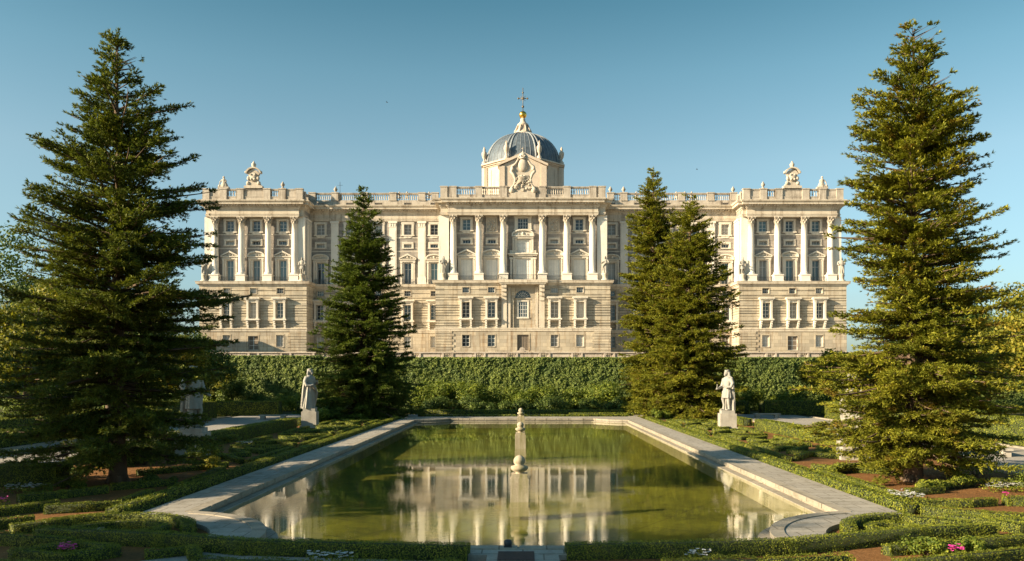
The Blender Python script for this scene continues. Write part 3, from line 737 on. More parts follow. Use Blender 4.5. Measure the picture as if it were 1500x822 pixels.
# ============ dome
DY = 199.0; k_ = DY/F
dm = MB(); R0 = 9.2; Z0 = 55.3; HD = 8.2
octo = [(R0*1.0*math.cos(R(22.5+45*i))/math.cos(R(22.5)), R0*math.sin(R(22.5+45*i))/math.cos(R(22.5))) for i in range(8)]
def octring(sc_, z): return [(x*sc_, DY+y*sc_, z) for x, y in octo]
def octwall(m, a, b, za, zb):
    m.add(octring(a, za)+octring(b, zb), [(i, (i+1) % 8, (i+1) % 8+8, i+8) for i in range(8)])
m = MB()
for a, b, za, zb in ((.98,.98,43,54.0), (1.0,1.0,54.0,54.3), (1.04,1.04,54.3,54.6), (1.08,1.08,54.6,54.95), (1.04,1.04,43,44.6)): octwall(m, a, b, za, zb)
for a, z in ((1.0,54.0),(1.04,54.3),(1.08,54.6)): octwall(m, .97, a, z, z)
octwall(m, 1.08, .9, 54.95, 55.3); octwall(m, 1.04, .98, 44.6, 44.7)
for i in range(8):   # corner piers and sunk panels
    x, y = octo[i]; x2, y2 = octo[(i+1) % 8]
    ang = math.atan2(y, x); m.lathe([(1.0, 0), (1.0, 9.3)], x*.96, DY+y*.96, 44.7, n=8, smooth=False, ph=ang)
    for t0, t1 in ((.24, .30), (.70, .76)):
        pa, pb = [(x+(x2-x)*t, DY+y+(y2-y)*t) for t in (t0, t1)]
        nx, ny = (x+x2)/2/R0*.12, (y+y2)/2/R0*.12
        m.add([(pa[0]*.99, DY+(pa[1]-DY)*.99, 45.5), (pb[0]*.99, DY+(pb[1]-DY)*.99, 45.5), (pb[0]*.99, DY+(pb[1]-DY)*.99, 53.3), (pa[0]*.99, DY+(pa[1]-DY)*.99, 53.3)], [(0,1,2,3)])
m.build('drum', M['drum'], palace)
prof = [(R0*1.0*math.cos(t)**.96 if t < 1.55 else 1e-3, HD*math.sin(t)) for t in [i*math.pi/2/14 for i in range(15)]]
prof = [(max(r, 1.9), z) for r, z in prof if r > 1.9] + [(1.9, HD*.985)]
m = MB(); m.lathe(prof, 0, DY, Z0-.2, n=64); dome = m.build('dome', M['lead'], palace)
for i in range(8):
    for d in (-3.2, 3.2):
        a = R(22.5+45*i+d); mm = MB()
        pts = [((r+.04)*math.cos(a), DY+(r+.04)*math.sin(a), Z0-.2+z) for r, z in prof]
        mm.tube(pts, [.26*(.45+.55*r/R0) for r, z in prof], 6)
        link('dome_rib', mm.mesh('dome_rib', M['leadrib'], tuple(palace.location)), dome)
mm = MB()
for i in range(48):
    a = R(7.5*i+3.75); mm.tube([((r+.01)*math.cos(a), DY+(r+.01)*math.sin(a), Z0-.2+z) for r, z in prof], .055, 4)
link('lead_seam', mm.mesh('lead_seam', M['leadrib'], tuple(palace.location)), dome)
m = MB(); m.lathe([(2.3, 0), (2.35, .5), (2.1, .6), (2.0, .8), (1.55, 1.2), (1.2, 1.9), (1.15, 2.3), (1.45, 2.5), (1.3, 2.8), (.8, 3.2), (.55, 3.8), (.6, 4.0), (.35, 4.4)], 0, DY, 62.9, n=24)
for i in range(8): a = R(22.5+45*i); m.tube([(2.1*math.cos(a), DY+2.1*math.sin(a), 63.5), (1.75*math.cos(a), DY+1.75*math.sin(a), 64.3), (1.3*math.cos(a), DY+1.3*math.sin(a), 65.4)], [.3, .22, .16], 6)
m.build('lantern', M['drum'], palace)
m = MB(); m.ball((0, DY, 68.0), .92, 20, 14); m.lathe([(.3, 0), (.22, .4)], 0, DY, 66.9, n=10); gb = m.build('gilded_ball', M['gold'], palace)
m = MB(); m.tube([(0, DY, 68.8), (0, DY, 74.6)], .10, 6); m.tube([(-1.05, DY, 72.0), (1.05, DY, 72.0)], .10, 6)
for p in ((-1.1, 72), (1.1, 72), (0, 73.4)): m.ball((p[0], DY, p[1]), .24, 8, 6)
m.ball((0, DY, 72), .38, 8, 6, sy=.4); m.ball((0, DY, 70.0), .32, 8, 6)
for q in (-1, 1):
    for w2 in (-1, 1): m.tube([(0, DY, 72), (q*.6, DY, 72+w2*.6)], .05, 4)
m.build('roof_cross', M['bronze'], palace)
for x, y in octo: link('drum_urn', tall_urn_me, palace, (x*1.0, DY+y*1.0-YC, 54.95-GZ))
# gable on the drum's front
m = MB(); y_ = DY-R0-.9
m.prism([(-5.3, 43.2), (5.3, 43.2), (5.3, 53.0), (0, 55.5), (-5.3, 53.0)], y_, y_+3.0)
for q in (-1, 1):
    a = [(q*5.8, 53.0), (q*5.8, 53.5), (0, 56.2), (0, 55.5)]; m.prism(a if q > 0 else a[::-1], y_-.45, y_+2.9)
    m.box(min(q*4.2, q*5.45), max(q*4.2, q*5.45), y_-.25, y_-.0, 43.2, 53.0)
m.build('drum_gable', M['drum'], palace)
# ================================================================== GROUND, POOL, PATHS
PLc, PRc = -11.35, 11.0; YN, YFAR = 22.6, 88.6; CZ = 0.15; WZ = -0.12
def arc(cx, cy, r, a0, a1, n=18): return [(cx+r*math.cos(R(a0+(a1-a0)*i/n)), cy+r*math.sin(R(a0+(a1-a0)*i/n))) for i in range(n+1)]
def aint(dx, dy): return math.degrees(math.atan2(dy, dx))
cr, cl = (12.3, 23.6), (-12.6, 23.6); RR = 4.9
fr, fl = (12.3, 90.2), (-12.6, 90.2)
def corner(c, xe, ye):
    """angles on circle c where it meets x=xe and y=ye"""
    dx = xe-c[0]; s1 = math.sqrt(RR**2-dx*dx); dy = ye-c[1]; s2 = math.sqrt(RR**2-dy*dy)
    return dx, s1, dy, s2
dx, s1, dy, s2 = corner(cr, PRc, YN); A1 = arc(*cr, RR, aint(-s2, dy), aint(dx, s1))      # near right, from bottom to side
if True:
    a0, a1 = aint(-s2, dy) % 360, aint(dx, s1); A1 = arc(*cr, RR, a0, a1)
dx, s1, dy, s2 = corner(fr, PRc, YFAR); a0 = aint(dx, -s1) % 360; a1 = aint(-s2, dy) % 360; A2 = arc(*fr, RR, a0, a1)
dx, s1, dy, s2 = corner(fl, PLc, YFAR); a0 = aint(s2, dy); a1 = aint(dx, -s1); A3 = arc(*fl, RR, a0, a1)
dx, s1, dy, s2 = corner(cl, PLc, YN); a0 = aint(dx, s1); a1 = aint(s2, dy); A4 = arc(*cl, RR, a0, a1)
POOL = A1 + A2 + A3 + A4           # counter-clockwise
def flat_poly(name, outer, holes, z, m, kind='structure'):
    loops = [[Vector((x, y, z)) for x, y in l] for l in [outer] + holes]
    tris = tessellate_polygon(loops); vs = [p for l in loops for p in l]
    me = bpy.data.meshes.new(name); fs = []
    for t in tris:
        a, b, c = [vs[i] for i in t]
        fs.append(t if (b-a).cross(c-a).z > 0 else t[::-1])
    me.from_pydata([tuple(v) for v in vs], [], fs); me.materials.append(m); me.update()
    o = link(name, me); 
    if kind: o['kind'] = kind
    return o
# paving stone with slab joints
def paving(name, c1, c2, bw=1.1, bh=.75, warm=.5):
    m, t, b = mat(name); v = coords(t)
    col = ramp(t, noise_(t, v, .5, 6, .65), [(.3, c2), (.65, c1)])
    f = noise_(t, v, 14, 5, .75)
    col = mix(t, .5, col, ramp(t, f, [(.3, tuple(x*.55 for x in c1)), (.72, tuple(min(1, x*1.2) for x in c1))]))
    br = t.nodes.new('ShaderNodeTexBrick'); t.links.new(v, br.inputs['Vector'])
    br.inputs['Scale'].default_value = 1; br.inputs['Brick Width'].default_value = bw; br.inputs['Row Height'].default_value = bh
    br.inputs['Mortar Size'].default_value = .022; br.offset = .5
    br.inputs['Color1'].default_value = (.84, .84, .84, 1); br.inputs['Color2'].default_value = (1, 1, 1, 1); br.inputs['Mortar'].default_value = (.42, .4, .36, 1)
    col = mix(t, 1.0, col, br.outputs['Color'], 'MULTIPLY')
    st = ramp(t, noise_(t, v, 1.6, 6, .75), [(.50, (0, 0, 0)), (.66, (.7, .7, .7))])
    col = mix(t, st, col, (.16, .14, .10))
    t.links.new(col, b.inputs['Base Color']); b.inputs['Roughness'].default_value = .8
    bump(t, b, f, .3, .02); return m
M['pave'] = paving('pool_paving', (.43, .39, .33), (.30, .275, .235))
M['pave2'] = paving('coping_stone', (.40, .35, .275), (.27, .235, .175), 1.3, 5)
def ground_mat(name, cols, sc1=.35, sc2=9, bmp=.5):
    m, t, b = mat(name); v = coords(t)
    c = ramp(t, noise_(t, v, sc1, 6, .65), [(.35, cols[0]), (.5, cols[1]), (.66, cols[2])])
    f = noise_(t, v, sc2, 6, .8)
    c = mix(t, .55, c, ramp(t, f, [(.35, tuple(x*.4 for x in cols[1])), (.7, tuple(min(1, x*1.5) for x in cols[1]))]))
    t.links.new(c, b.inputs['Base Color']); b.inputs['Roughness'].default_value = .95; b.inputs['Specular IOR Level'].default_value = .1
    bump(t, b, f, bmp, .06); return m
M['soil'] = ground_mat('soil', [(.10, .065, .035), (.23, .11, .04), (.28, .15, .065)])
M['gravel'] = ground_mat('gravel', [(.30, .275, .245), (.37, .34, .30), (.42, .38, .33)], .2, 16, .3)
M['ground'] = ground_mat('ground', [(.03, .04, .014), (.06, .06, .025), (.10, .085, .045)], .1, 4)
M['terr'] = ground_mat('terrace_gravel', [(.36, .31, .24), (.42, .37, .29), (.45, .40, .33)], .1, 4, .2)

OUT = [(-13.2, 12), (13.0, 12), (13.0, 93), (-13.2, 93)]
bigp = [(-3000, -600), (3000, -600), (3000, 4500), (-3000, 4500)]
holeg = [(-13.0, 13), (12.8, 13), (12.8, 92.5), (-13.0, 92.5)]
flat_poly('ground', bigp, [holeg[::-1]], -.004, M['ground'])
# paved surround: slab ring with the corner discs
def ringpoly(): return POOL
disc_r = arc(*cr, 3.35, 0, 360, 40)[:-1]; disc_l = arc(*cl, 3.35, 0, 360, 40)[:-1]
outer = [(-7.9, 21.7), (7.6, 21.7)] + arc(*cr, RR+.0, 203, 180, 3)[::1][:0] + [(7.75, 22.0), (13.0, 22.0), (13.0, 93), (-13.2, 93), (-13.2, 22.0), (-8.0, 22.0)]
outer = [(-13.2, 24.35), (-10.2, 23.45), (-7.65, 22.35), (-1.5, 21.62), (1.0, 21.62), (7.2, 22.3), (11.75, 24.1), (13.0, 24.35), (13.0, 93), (-13.2, 93)]
dcut_r = [(x, y) for x, y in arc(*cr, 3.35, 0, 360, 60)[:-1] if x < 12.9 and y > 21.85]
dcut_r = [p for p in arc(*cr, 3.35, 78, 184, 24)] + [(11.7, 24.15), (12.9, 24.45)]
dcut_l = [(-13.1, 24.42), (-10.2, 23.56)] + [p for p in arc(*cl, 3.35, -2, 98, 24)]
flat_poly('paving', outer, [POOL[::-1], dcut_r[::-1], dcut_l[::-1]], CZ, M['pave'])
m = MB()
def ribbon(mb, pts, z0, z1, closed=True, out=0.0, mi=0):
    n = len(pts)
    for i in range(n if closed else n-1):
        (x0, y0), (x1, y1) = pts[i], pts[(i+1) % n]
        mb.quad((x0, y0, z1), (x1, y1, z1), (x1, y1, z0), (x0, y0, z0), mi)
ribbon(m, outer, -.3, CZ); ribbon(m, dcut_r, -.02, CZ); ribbon(m, dcut_l, -.02, CZ)
o = m.build('paving_kerb', M['pave']); o['kind'] = 'structure'
flat_poly('soil', [(-13.1, 21.0), (12.9, 21.0), (12.9, 28), (-13.1, 28)], [], .02, M['soil']) if False else None
def inset(pts, d):
    P = [Vector(p) for p in pts]; n = len(P); res = []
    for i in range(n):
        a = (P[i]-P[i-1]); b = (P[(i+1) % n]-P[i])
        a = a.normalized() if a.length > 1e-6 else b.normalized(); b = b.normalized() if b.length > 1e-6 else a
        t = (a+b); t = t.normalized() if t.length > 1e-6 else a
        nn = Vector((-t.y, t.x)); k = 1/max(.5, nn.dot(Vector((-a.y, a.x))))
        res.append((P[i].x+nn.x*d*k, P[i].y+nn.y*d*k))
    return res
# pool wall: coping course proud of a wall with individually cut blocks
def blocks_along(mb, pts, z0, z1, d, lens, gap=.02, thick=.35, seed=1, top=True):
    """stone blocks following the closed line pts; inner faces at offset d into the pool"""
    r_ = random.Random(seed)
    P = [Vector(p) for p in pts]; n = len(P)
    for i in range(n):
        a, b = P[i], P[(i+1) % n]; L = (b-a).length
        if L < 1e-3: continue
        t = (b-a)/L; nn = Vector((-t.y, t.x)); s = 0
        while s < L-1e-4:
            e = min(L, s+(r_.uniform(*lens) if L > 2 else L))
            if L-e < .4: e = L
            j = r_.uniform(-.006, .006)
            g = gap/2 if L > 2 else 0
            q = [a+t*(s+g)-nn*thick, a+t*(e-g)-nn*thick, a+t*(e-g)+nn*(d+j), a+t*(s+g)+nn*(d+j)]
            zt = z1 + (r_.uniform(-.004, .004))
            mb.add([(p.x, p.y, z0) for p in q]+[(p.x, p.y, zt) for p in q], [(0,3,2,1),(4,5,6,7),(0,1,5,4),(1,2,6,5),(2,3,7,6),(3,0,4,7)])
            s = e
m = MB()
blocks_along(m, POOL, CZ-.14, CZ+.03, .07, (1.1, 1.7), seed=4, gap=.05)
blocks_along(m, POOL, -.30, CZ-.17, -.01, (1.1, 1.6), thick=.3, seed=5, gap=.04)
blocks_along(m, POOL, -1.0, WZ+.035, .42, (1.0, 1.5), thick=-.02, seed=6, gap=.03)
o = m.build('pool_wall', M['pave2']); tag(o, 'low stone wall of jointed blocks round the rectangular pool', 'pool wall')
# floor of the basin
m_, t, b = mat('pool_floor'); v = coords(t)
c = ramp(t, noise_(t, v, .22, 7, .7), [(.36, (.045, .052, .003)), (.5, (.165, .158, .005)), (.62, (.27, .24, .012))])
f = noise_(t, v, 2.5, 6, .75); c = mix(t, .45, c, ramp(t, f, [(.35, (.05, .055, .005)), (.7, (.27, .24, .02))]))
br = t.nodes.new('ShaderNodeTexBrick'); t.links.new(coords(t, rot=(0, 0, R(33))), br.inputs['Vector']); br.inputs['Scale'].default_value = 1
br.inputs['Brick Width'].default_value = 2.6; br.inputs['Row Height'].default_value = 2.6; br.inputs['Mortar Size'].default_value = .035; br.offset = 0.0
br.inputs['Color1'].default_value = (.88, .88, .88, 1); br.inputs['Color2'].default_value = (1, 1, 1, 1); br.inputs['Mortar'].default_value = (.45, .45, .45, 1)
c = mix(t, 1.0, c, br.outputs['Color'], 'MULTIPLY'); t.links.new(c, b.inputs['Base Color']); b.inputs['Roughness'].default_value = .9; M['floor'] = m_
flat_poly('pool_floor', POOL, [], -.85, M['floor'])
# water: clear surface, fresnel mirror over what lies beneath
m_ = bpy.data.materials.new('water'); m_.use_nodes = True; t = m_.node_tree; t.nodes.clear()
out = t.nodes.new('ShaderNodeOutputMaterial'); gl = t.nodes.new('ShaderNodeBsdfGlossy'); tr = t.nodes.new('ShaderNodeBsdfTransparent'); mx = t.nodes.new('ShaderNodeMixShader')
fr_ = t.nodes.new('ShaderNodeFresnel')
# the ray is not bent in this model, so both faces take the reflectance of the air side
gb_ = t.nodes.new('ShaderNodeNewGeometry'); mi_ = t.nodes.new('ShaderNodeMapRange'); mi_.inputs['To Min'].default_value = 1.6; mi_.inputs['To Max'].default_value = 1/1.6
t.links.new(gb_.outputs['Backfacing'], mi_.inputs['Value']); t.links.new(mi_.outputs[0], fr_.inputs['IOR'])
gl.inputs['Roughness'].default_value = 0.0; gl.inputs['Color'].default_value = (.96, .97, .98, 1); tr.inputs['Color'].default_value = (.93, .95, .74, 1)
n1 = noise_(t, coords(t, (.8, .8, 1)), 1.1, 3, .5); n2 = noise_(t, coords(t, (1.0, 1.5, 1), rot=(0, 0, R(14))), 5.0, 3, .55)
pm = ramp(t, noise_(t, coords(t, (.6, 1.0, 1)), .13, 3, .5), [(.40, (.15, .15, .15)), (.62, (1, 1, 1))])
mm_ = t.nodes.new('ShaderNodeMath'); mm_.operation = 'MULTIPLY'; t.links.new(n2, mm_.inputs[0]); t.links.new(pm, mm_.inputs[1])
b1 = t.nodes.new('ShaderNodeBump'); b1.inputs['Strength'].default_value = .5; b1.inputs['Distance'].default_value = .0016; t.links.new(n1, b1.inputs['Height'])
b2 = t.nodes.new('ShaderNodeBump'); b2.inputs['Strength'].default_value = .5; b2.inputs['Distance'].default_value = .0034; t.links.new(mm_.outputs[0], b2.inputs['Height']); t.links.new(b1.outputs[0], b2.inputs['Normal'])
t.links.new(b2.outputs[0], gl.inputs['Normal'])
t.links.new(fr_.outputs[0], mx.inputs[0]); t.links.new(tr.outputs[0], mx.inputs[1]); t.links.new(gl.outputs[0], mx.inputs[2]); t.links.new(mx.outputs[0], out.inputs[0]); M['water'] = m_
flat_poly('water', POOL, [], WZ, M['water'])

# soil beds, side paths, terrace
flat_poly('soil', [(-24.6, 14), (-13.25, 14), (-13.25, 88), (-24.6, 88)], [], .012, M['soil'])
flat_poly('soil', [(13.05, 14), (24.0, 14), (24.0, 88), (13.05, 88)], [], .012, M['soil'])
flat_poly('soil', [(-13.24, 14), (-.95, 14), (-.95, 21.2), (-1.5, 21.58), (-7.65, 22.31), (-10.2, 23.41), (-13.24, 24.3)], [], .014, M['gravel'])
flat_poly('soil', [(.95, 14), (13.04, 14), (13.04, 24.3), (11.8, 24.06), (7.2, 22.26), (1.0, 21.58)], [], .014, M['soil'])
flat_poly('soil', [(-14, 14), (-.95, 14), (-.95, 12.4), (-14, 12.4)], [], .014, M['gravel']) if False else None
flat_poly('pavement', [(-.95, 12.5), (.95, 12.5), (.95, 21.6), (-.95, 21.6)], [], .03, M['pave'])
for q, s in enumerate((-1, 1)):
    c = cl if s < 0 else cr
    flat_poly('soil', [(x, y) for x, y in arc(*c, 3.33, 0, 360, 40)[:-1]], [], .022, M['soil'])
flat_poly('path', [(-33.5, 5), (-24.6, 5), (-24.6, 101), (-33.5, 101)], [], .02, M['gravel'])
flat_poly('path', [(24.0, 5), (33.0, 5), (33.0, 101), (24.0, 101)], [], .02, M['gravel'])
flat_poly('path', [(-24.6, 94.5), (24.0, 94.5), (24.0, 101), (-24.6, 101)], [], .016, M['gravel'])
m = MB()
for x in (-24.75, -33.6, 24.0, 33.0): m.box(x-.12, x+.12, 5, 94, -.1, .14)
o = m.build('path_kerb', M['pave2']); o['kind'] = 'structure'
m = MB(); m.box(-400, 400, 116.4, 900, -1, GZ); o = m.build('terrace', M['terr']); o['kind'] = 'structure'

# terrace balustrade on a stone kerb: solid panels alternating with short groups of balusters
tb = empty('terrace_balustrade', (0, 118, GZ), 'long low pinkish stone balustrade running along the top of the ivy hedge', 'balustrade')
X0, X1 = -52.0, 52.0
m = MB(); m.box(X0, X1, 117.7, 118.3, GZ, GZ+.3); m.box(X0, X1, 117.62, 118.38, GZ+1.0, GZ+1.17)
m.build('rail', M['terrace'], tb)
x = X0; k = 0; rr = random.Random(9)
pan = MB(); pst = MB()
while x < X1-.5:
    wd = 3.3 if k % 2 == 0 else 1.35
    if k % 2 == 0:
        p = MB(); p.box(x+.14, min(X1, x+wd)-.14, 117.82, 118.2, GZ+.3, GZ+1.0); p.box(x+.4, min(X1, x+wd)-.4, 117.79, 117.83, GZ+.42, GZ+.9)
        p.build('stone_panel', M['terrace'], tb)
    else:
        p = MB()
        for i in range(5): p.lathe([(r*.7, q*.54) for r, q in bal_prof], x+.2+i*.235, 118, GZ+.3, n=6)
        p.build('balusters', M['terrace'], tb)
    pst = MB(); pst.box(x-.15, x+.14, 117.66, 118.3, GZ+.301, GZ+.999); pst.build('post', M['terrace'], tb)
    x += wd; k += 1
m = MB(); m.lathe([(.5, 0), (.5, .12), (.28, .2), (.7, .55), (.75, .75), (.4, .9)], 52.6, 118, GZ+1.17, n=12)
# small round medallion on the rail in the middle
m = MB(); m.prism([(.42*math.cos(2*math.pi*i/16)-.1, GZ+1.45+.42*math.sin(2*math.pi*i/16)) for i in range(16)], 117.75, 118.1); m.box(-1.0, .8, 117.8, 118.1, GZ+1.17, GZ+1.3)
m.build('medallion', M['terrace'], tb)

# ================================================================== pool posts
def post(loc, label, seed):
    e = empty('fountain_post', loc, label, 'fountain post')
    m = MB(); m.box(-.36, .36, -.36, .36, -.55, .92); m.box(-.42, .42, -.42, .42, -.55, -.2)
    for q in (.2, ): pass
    m.build('block', M['post'], e, off=(0, 0, 0))
    m = MB(); m.box(-.34, .34, -.34, .34, .92, .97); m.box(-.32, .32, -.32, .32, .97, 1.10); m.build('cap', M['post'], e, off=(0, 0, 0))
    m = MB(); m.lathe([(.16, 1.10), (.14, 1.14), (.30, 1.22), (.35, 1.30), (.33, 1.38), (.20, 1.42), (.17, 1.44), (.225, 1.52), (.235, 1.62), (.19, 1.72), (.11, 1.79), (.03, 1.82)], n=20)
    m.build('finial', M['post'], e, off=(0, 0, 0)); return e
post((-.14, 32.6, WZ), 'squat stone post with an acorn finial in the pool, nearest to the viewer', 1)
post((-.17, 55.8, WZ), 'stone post with finial in the pool, the middle one of the row of three', 2)
post((-.2, 78.8, WZ), 'stone post with finial in the pool, the farthest one by the end wall', 3)
m = MB(); m.box(-.66, .30, 20.9, 21.95, .15+.003, .15+.02)
for i in range(22): m.box(-.62+i*.041, -.60+i*.041, 20.95, 21.9, .17, .182)
# grate sits on the slab: pavement in the gap is raised by a slab
g_ = MB(); g_.box(-.94, .94, 12.5, 21.61, .031, CZ-.0005); o = g_.build('paving', M['pave']); o['kind'] = 'structure'
M['rust'] = simple('rusty_iron', (.085, .05, .04), .7, .3, .3, 12)
tag(m.build('drain_grate', M['rust']), 'dark rusty metal grate set in the paving at the near edge of the pool', 'grate')
m = MB(); m.box(-.52, -.30, 22.38, 22.53, CZ+.03, CZ+.06); m.lathe([(.09, 0), (.11, .05), (.11, .14), (.07, .17)], -.41, 22.46, CZ+.06, n=10); tag(m.build('floodlight', M['iron']), 'small dark lamp standing on the near edge of the pool', 'lamp')

# ================================================================== statues
def remesh(mb, voxel, name, m):
    me = mb.mesh('tmp', m); o = bpy.data.objects.new('tmp', me); COL.objects.link(o)
    md = o.modifiers.new('r', 'REMESH'); md.mode = 'VOXEL'; md.voxel_size = voxel; md.use_smooth_shade = True
    sm = o.modifiers.new('s', 'SMOOTH'); sm.factor = .5; sm.iterations = 1
    dg = bpy.context.evaluated_depsgraph_get(); dg.update()
    r = bpy.data.meshes.new_from_object(o.evaluated_get(dg)); r.name = name
    bpy.data.objects.remove(o); bpy.data.meshes.remove(me)
    r.materials.clear(); r.materials.append(m); r.polygons.foreach_set('use_smooth', [True]*len(r.polygons)); return r
def folds(mb, secs, n=36, k=9, amp=.06, ph=0.0):
    """closed draped body: secs = (z, cx, cy, rx, ry, fold strength)"""
    vs = []; q = len(secs)
    for z, cx, cy, rx, ry, fs_ in secs:
        for i in range(n):
            a = 2*math.pi*i/n
            r = 1 + amp*fs_*math.sin(k*a+ph+z*.9) + amp*.5*fs_*math.sin((k+4)*a+ph*2-z*1.7)
            vs.append((cx+rx*r*math.cos(a), cy+ry*r*math.sin(a), z))
    mb.add(vs, [(i*n+j, i*n+(j+1) % n, (i+1)*n+(j+1) % n, (i+1)*n+j) for i in range(q-1) for j in range(n)] + [tuple(reversed(range(n))), tuple(range((q-1)*n, q*n))])
def king(kind_):
    """standing robed ruler facing -y, 1.0 = total height"""
    m = MB()
    # feet and legs
    m.tube([(-.075, .01, .01), (-.07, .0, .14), (-.075, -.015, .27), (-.06, .0, .46)], [.035, .036, .048, .07], 10)
    m.tube([(.08, -.05, .01), (.075, -.035, .14), (.08, -.06, .27), (.06, -.02, .46)], [.034, .035, .047, .07], 10)
    for x, y in ((-.08, -.03), (.085, -.095)): m.ball((x, y, .018), .05, 10, 6, sx=.62, sy=1.25, sz=.45)
    if kind_ == 'tunic':
        folds(m, [(.30, 0, -.01, .145, .115, 1.2), (.40, 0, -.005, .135, .10, 1), (.50, 0, 0, .115, .085, .5), (.56, 0, 0, .105, .075, .1), (.64, 0, 0, .12, .085, .1), (.72, 0, 0, .135, .088, .1), (.79, 0, .005, .125, .075, 0), (.825, 0, .01, .07, .05, 0)])
        folds(m, [(.0, .02, .11, .17, .07, 1.6), (.2, .015, .11, .165, .07, 1.5), (.45, .01, .10, .16, .06, 1.2), (.65, 0, .08, .155, .055, .7), (.79, 0, .055, .15, .055, .2), (.83, 0, .04, .09, .05, 0)], k=11)
        m.tube([(.17, .04, .78), (.2, .06, .6), (.2, .08, .4), (.17, .1, .1), (.16, .1, 0)], [.05, .06, .055, .06, .07], 8)
    else:
        folds(m, [(.0, -.01, .03, .165, .145, 1.8), (.12, -.01, .02, .15, .13, 1.6), (.3, 0, .01, .145, .12, 1.2), (.45, 0, .0, .14, .105, .8), (.55, 0, 0, .125, .09, .5), (.66, 0, 0, .13, .09, .3), (.74, 0, 0, .14, .09, .2), (.79, 0, .005, .128, .075, 0), (.825, 0, .01, .07, .05, 0)], k=8, amp=.08)
        folds(m, [(.0, 0, .15, .15, .08, 1.8), (.25, 0, .12, .16, .075, 1.4), (.5, 0, .09, .17, .07, 1), (.72, 0, .06, .165, .065, .5), (.8, 0, .04, .14, .06, .1)], k=10)
        m.tube([(-.12, -.09, .62), (-.02, -.14, .52), (.09, -.12, .4), (.13, -.06, .18), (.12, -.02, .02)], [.03, .045, .045, .04, .04], 8)
    # arms: one hand at the hip, the other at the chest
    m.tube([(-.14, .01, .77), (-.20, .02, .66), (-.20, -.03, .57), (-.15, -.12, .56), (-.11, -.15, .585)], [.052, .048, .040, .032, .024], 10)
    m.tube([(.14, .01, .77), (.19, .01, .66), (.195, -.02, .58), (.17, -.10, .63) if kind_ != 'tunic' else (.19, -.09, .54), (.08, -.14, .68) if kind_ != 'tunic' else (.17, -.17, .52)], [.052, .048, .042, .033, .024], 10)
    hx = (-.11, -.15, .585); hx2 = (.08, -.14, .68) if kind_ != 'tunic' else (.17, -.17, .52)
    for h, sgn in ((hx, 1), (hx2, -1)):
        m.ball(h, .026, 8, 6, sx=1.1, sy=.8)
        for i in range(4): m.tube([(h[0]-.016+.011*i, h[1]-.015, h[2]), (h[0]-.016+.011*i+.01*sgn, h[1]-.04, h[2]-.012)], [.0085, .007], 5)
        m.tube([(h[0], h[1], h[2]+.01), (h[0]+.02*sgn, h[1]-.02, h[2]+.03)], [.009, .007], 5)
    if kind_ == 'tunic': m.tube([(.17, -.19, .50), (.165, -.18, .56), (.16, -.17, .64)], [.012, .012, .012], 6)
    # neck, head, hair, beard, crown
    m.tube([(0, .01, .81), (0, 0, .87)], [.045, .038], 10)
    m.ball((0, -.015, .915), .058, 14, 10, sx=.86, sy=1.02, sz=1.2)
    m.ball((0, .02, .93), .062, 12, 8, sx=.98, sy=.95, sz=1.0); m.tube([(-.045, .02, .92), (-.055, .03, .86), (-.06, .035, .83)], [.03, .03, .02], 8); m.tube([(.045, .02, .92), (.055, .03, .86), (.06, .035, .83)], [.03, .03, .02], 8)
    m.tube([(0, -.07, .925), (0, -.083, .905)], [.008, .012], 6); m.ball((0, -.06, .868), .034, 8, 6, sx=.9, sy=.9, sz=1.2)
    for s in (-1, 1): m.ball((s*.02, -.066, .925), .008, 6, 5)
    m.lathe([(.058, .952), (.064, .985), (.054, .985), (.04, .975), (.0001, .99)], 0, .0, 0, n=14)
    return m
kings = {k: remesh(king(k), .0085, 'figure', M['statue']) for k in ('tunic', 'robe')}
def figure(kind_, parent, h, z, rz, flip=1, m=None):
    o = link('figure', kings[kind_], parent, (0, 0, z), rz); o.scale = (h*flip, h, h); return o
def monument(name, loc, rz, kind_, label, h=3.6, ph=1.5, flip=1, frot=0.0, cat='statue', w=.68):
    e = empty(name, loc, label, cat, rz=rz)
    m = MB(); m.box(-w-.12, w+.12, -w-.12, w+.12, -.02, .2); m.box(-w, w, -w, w, .2, ph-.0); o = m.build('pedestal', M['pedestal'], e, off=(0, 0, 0))
    m = MB(); m.box(-w*.82, w*.82, -w*.8, w*.8, ph, ph+.28); m.build('plinth', M['statue'], e, off=(0, 0, 0))
    figure(kind_, e, h, ph+.27, frot, flip); return e
monument('king_statue', (-19.75, 76.0, 0), R(4), 'robe', 'white stone king in a long cloak on a pedestal left of the pool', frot=R(68), h=3.75)
monument('king_statue', (18.4, 73.8, 0), R(-4), 'tunic', 'pale stone king with bare legs on a pedestal, right of the pool', frot=R(-66), h=3.7, flip=-1, ph=1.42, w=.72)
monument('king_statue', (-19.4, 48.2, 0), R(6), 'tunic', 'stone figure on a pedestal half hidden behind the big dark conifer on the left', frot=R(60), h=3.7, w=.8)
monument('king_statue', (19.1, 47.6, 0), R(-6), 'robe', 'stone figure on a pedestal hidden behind the branches of the big conifer on the right', frot=R(-60), h=3.6, flip=-1)
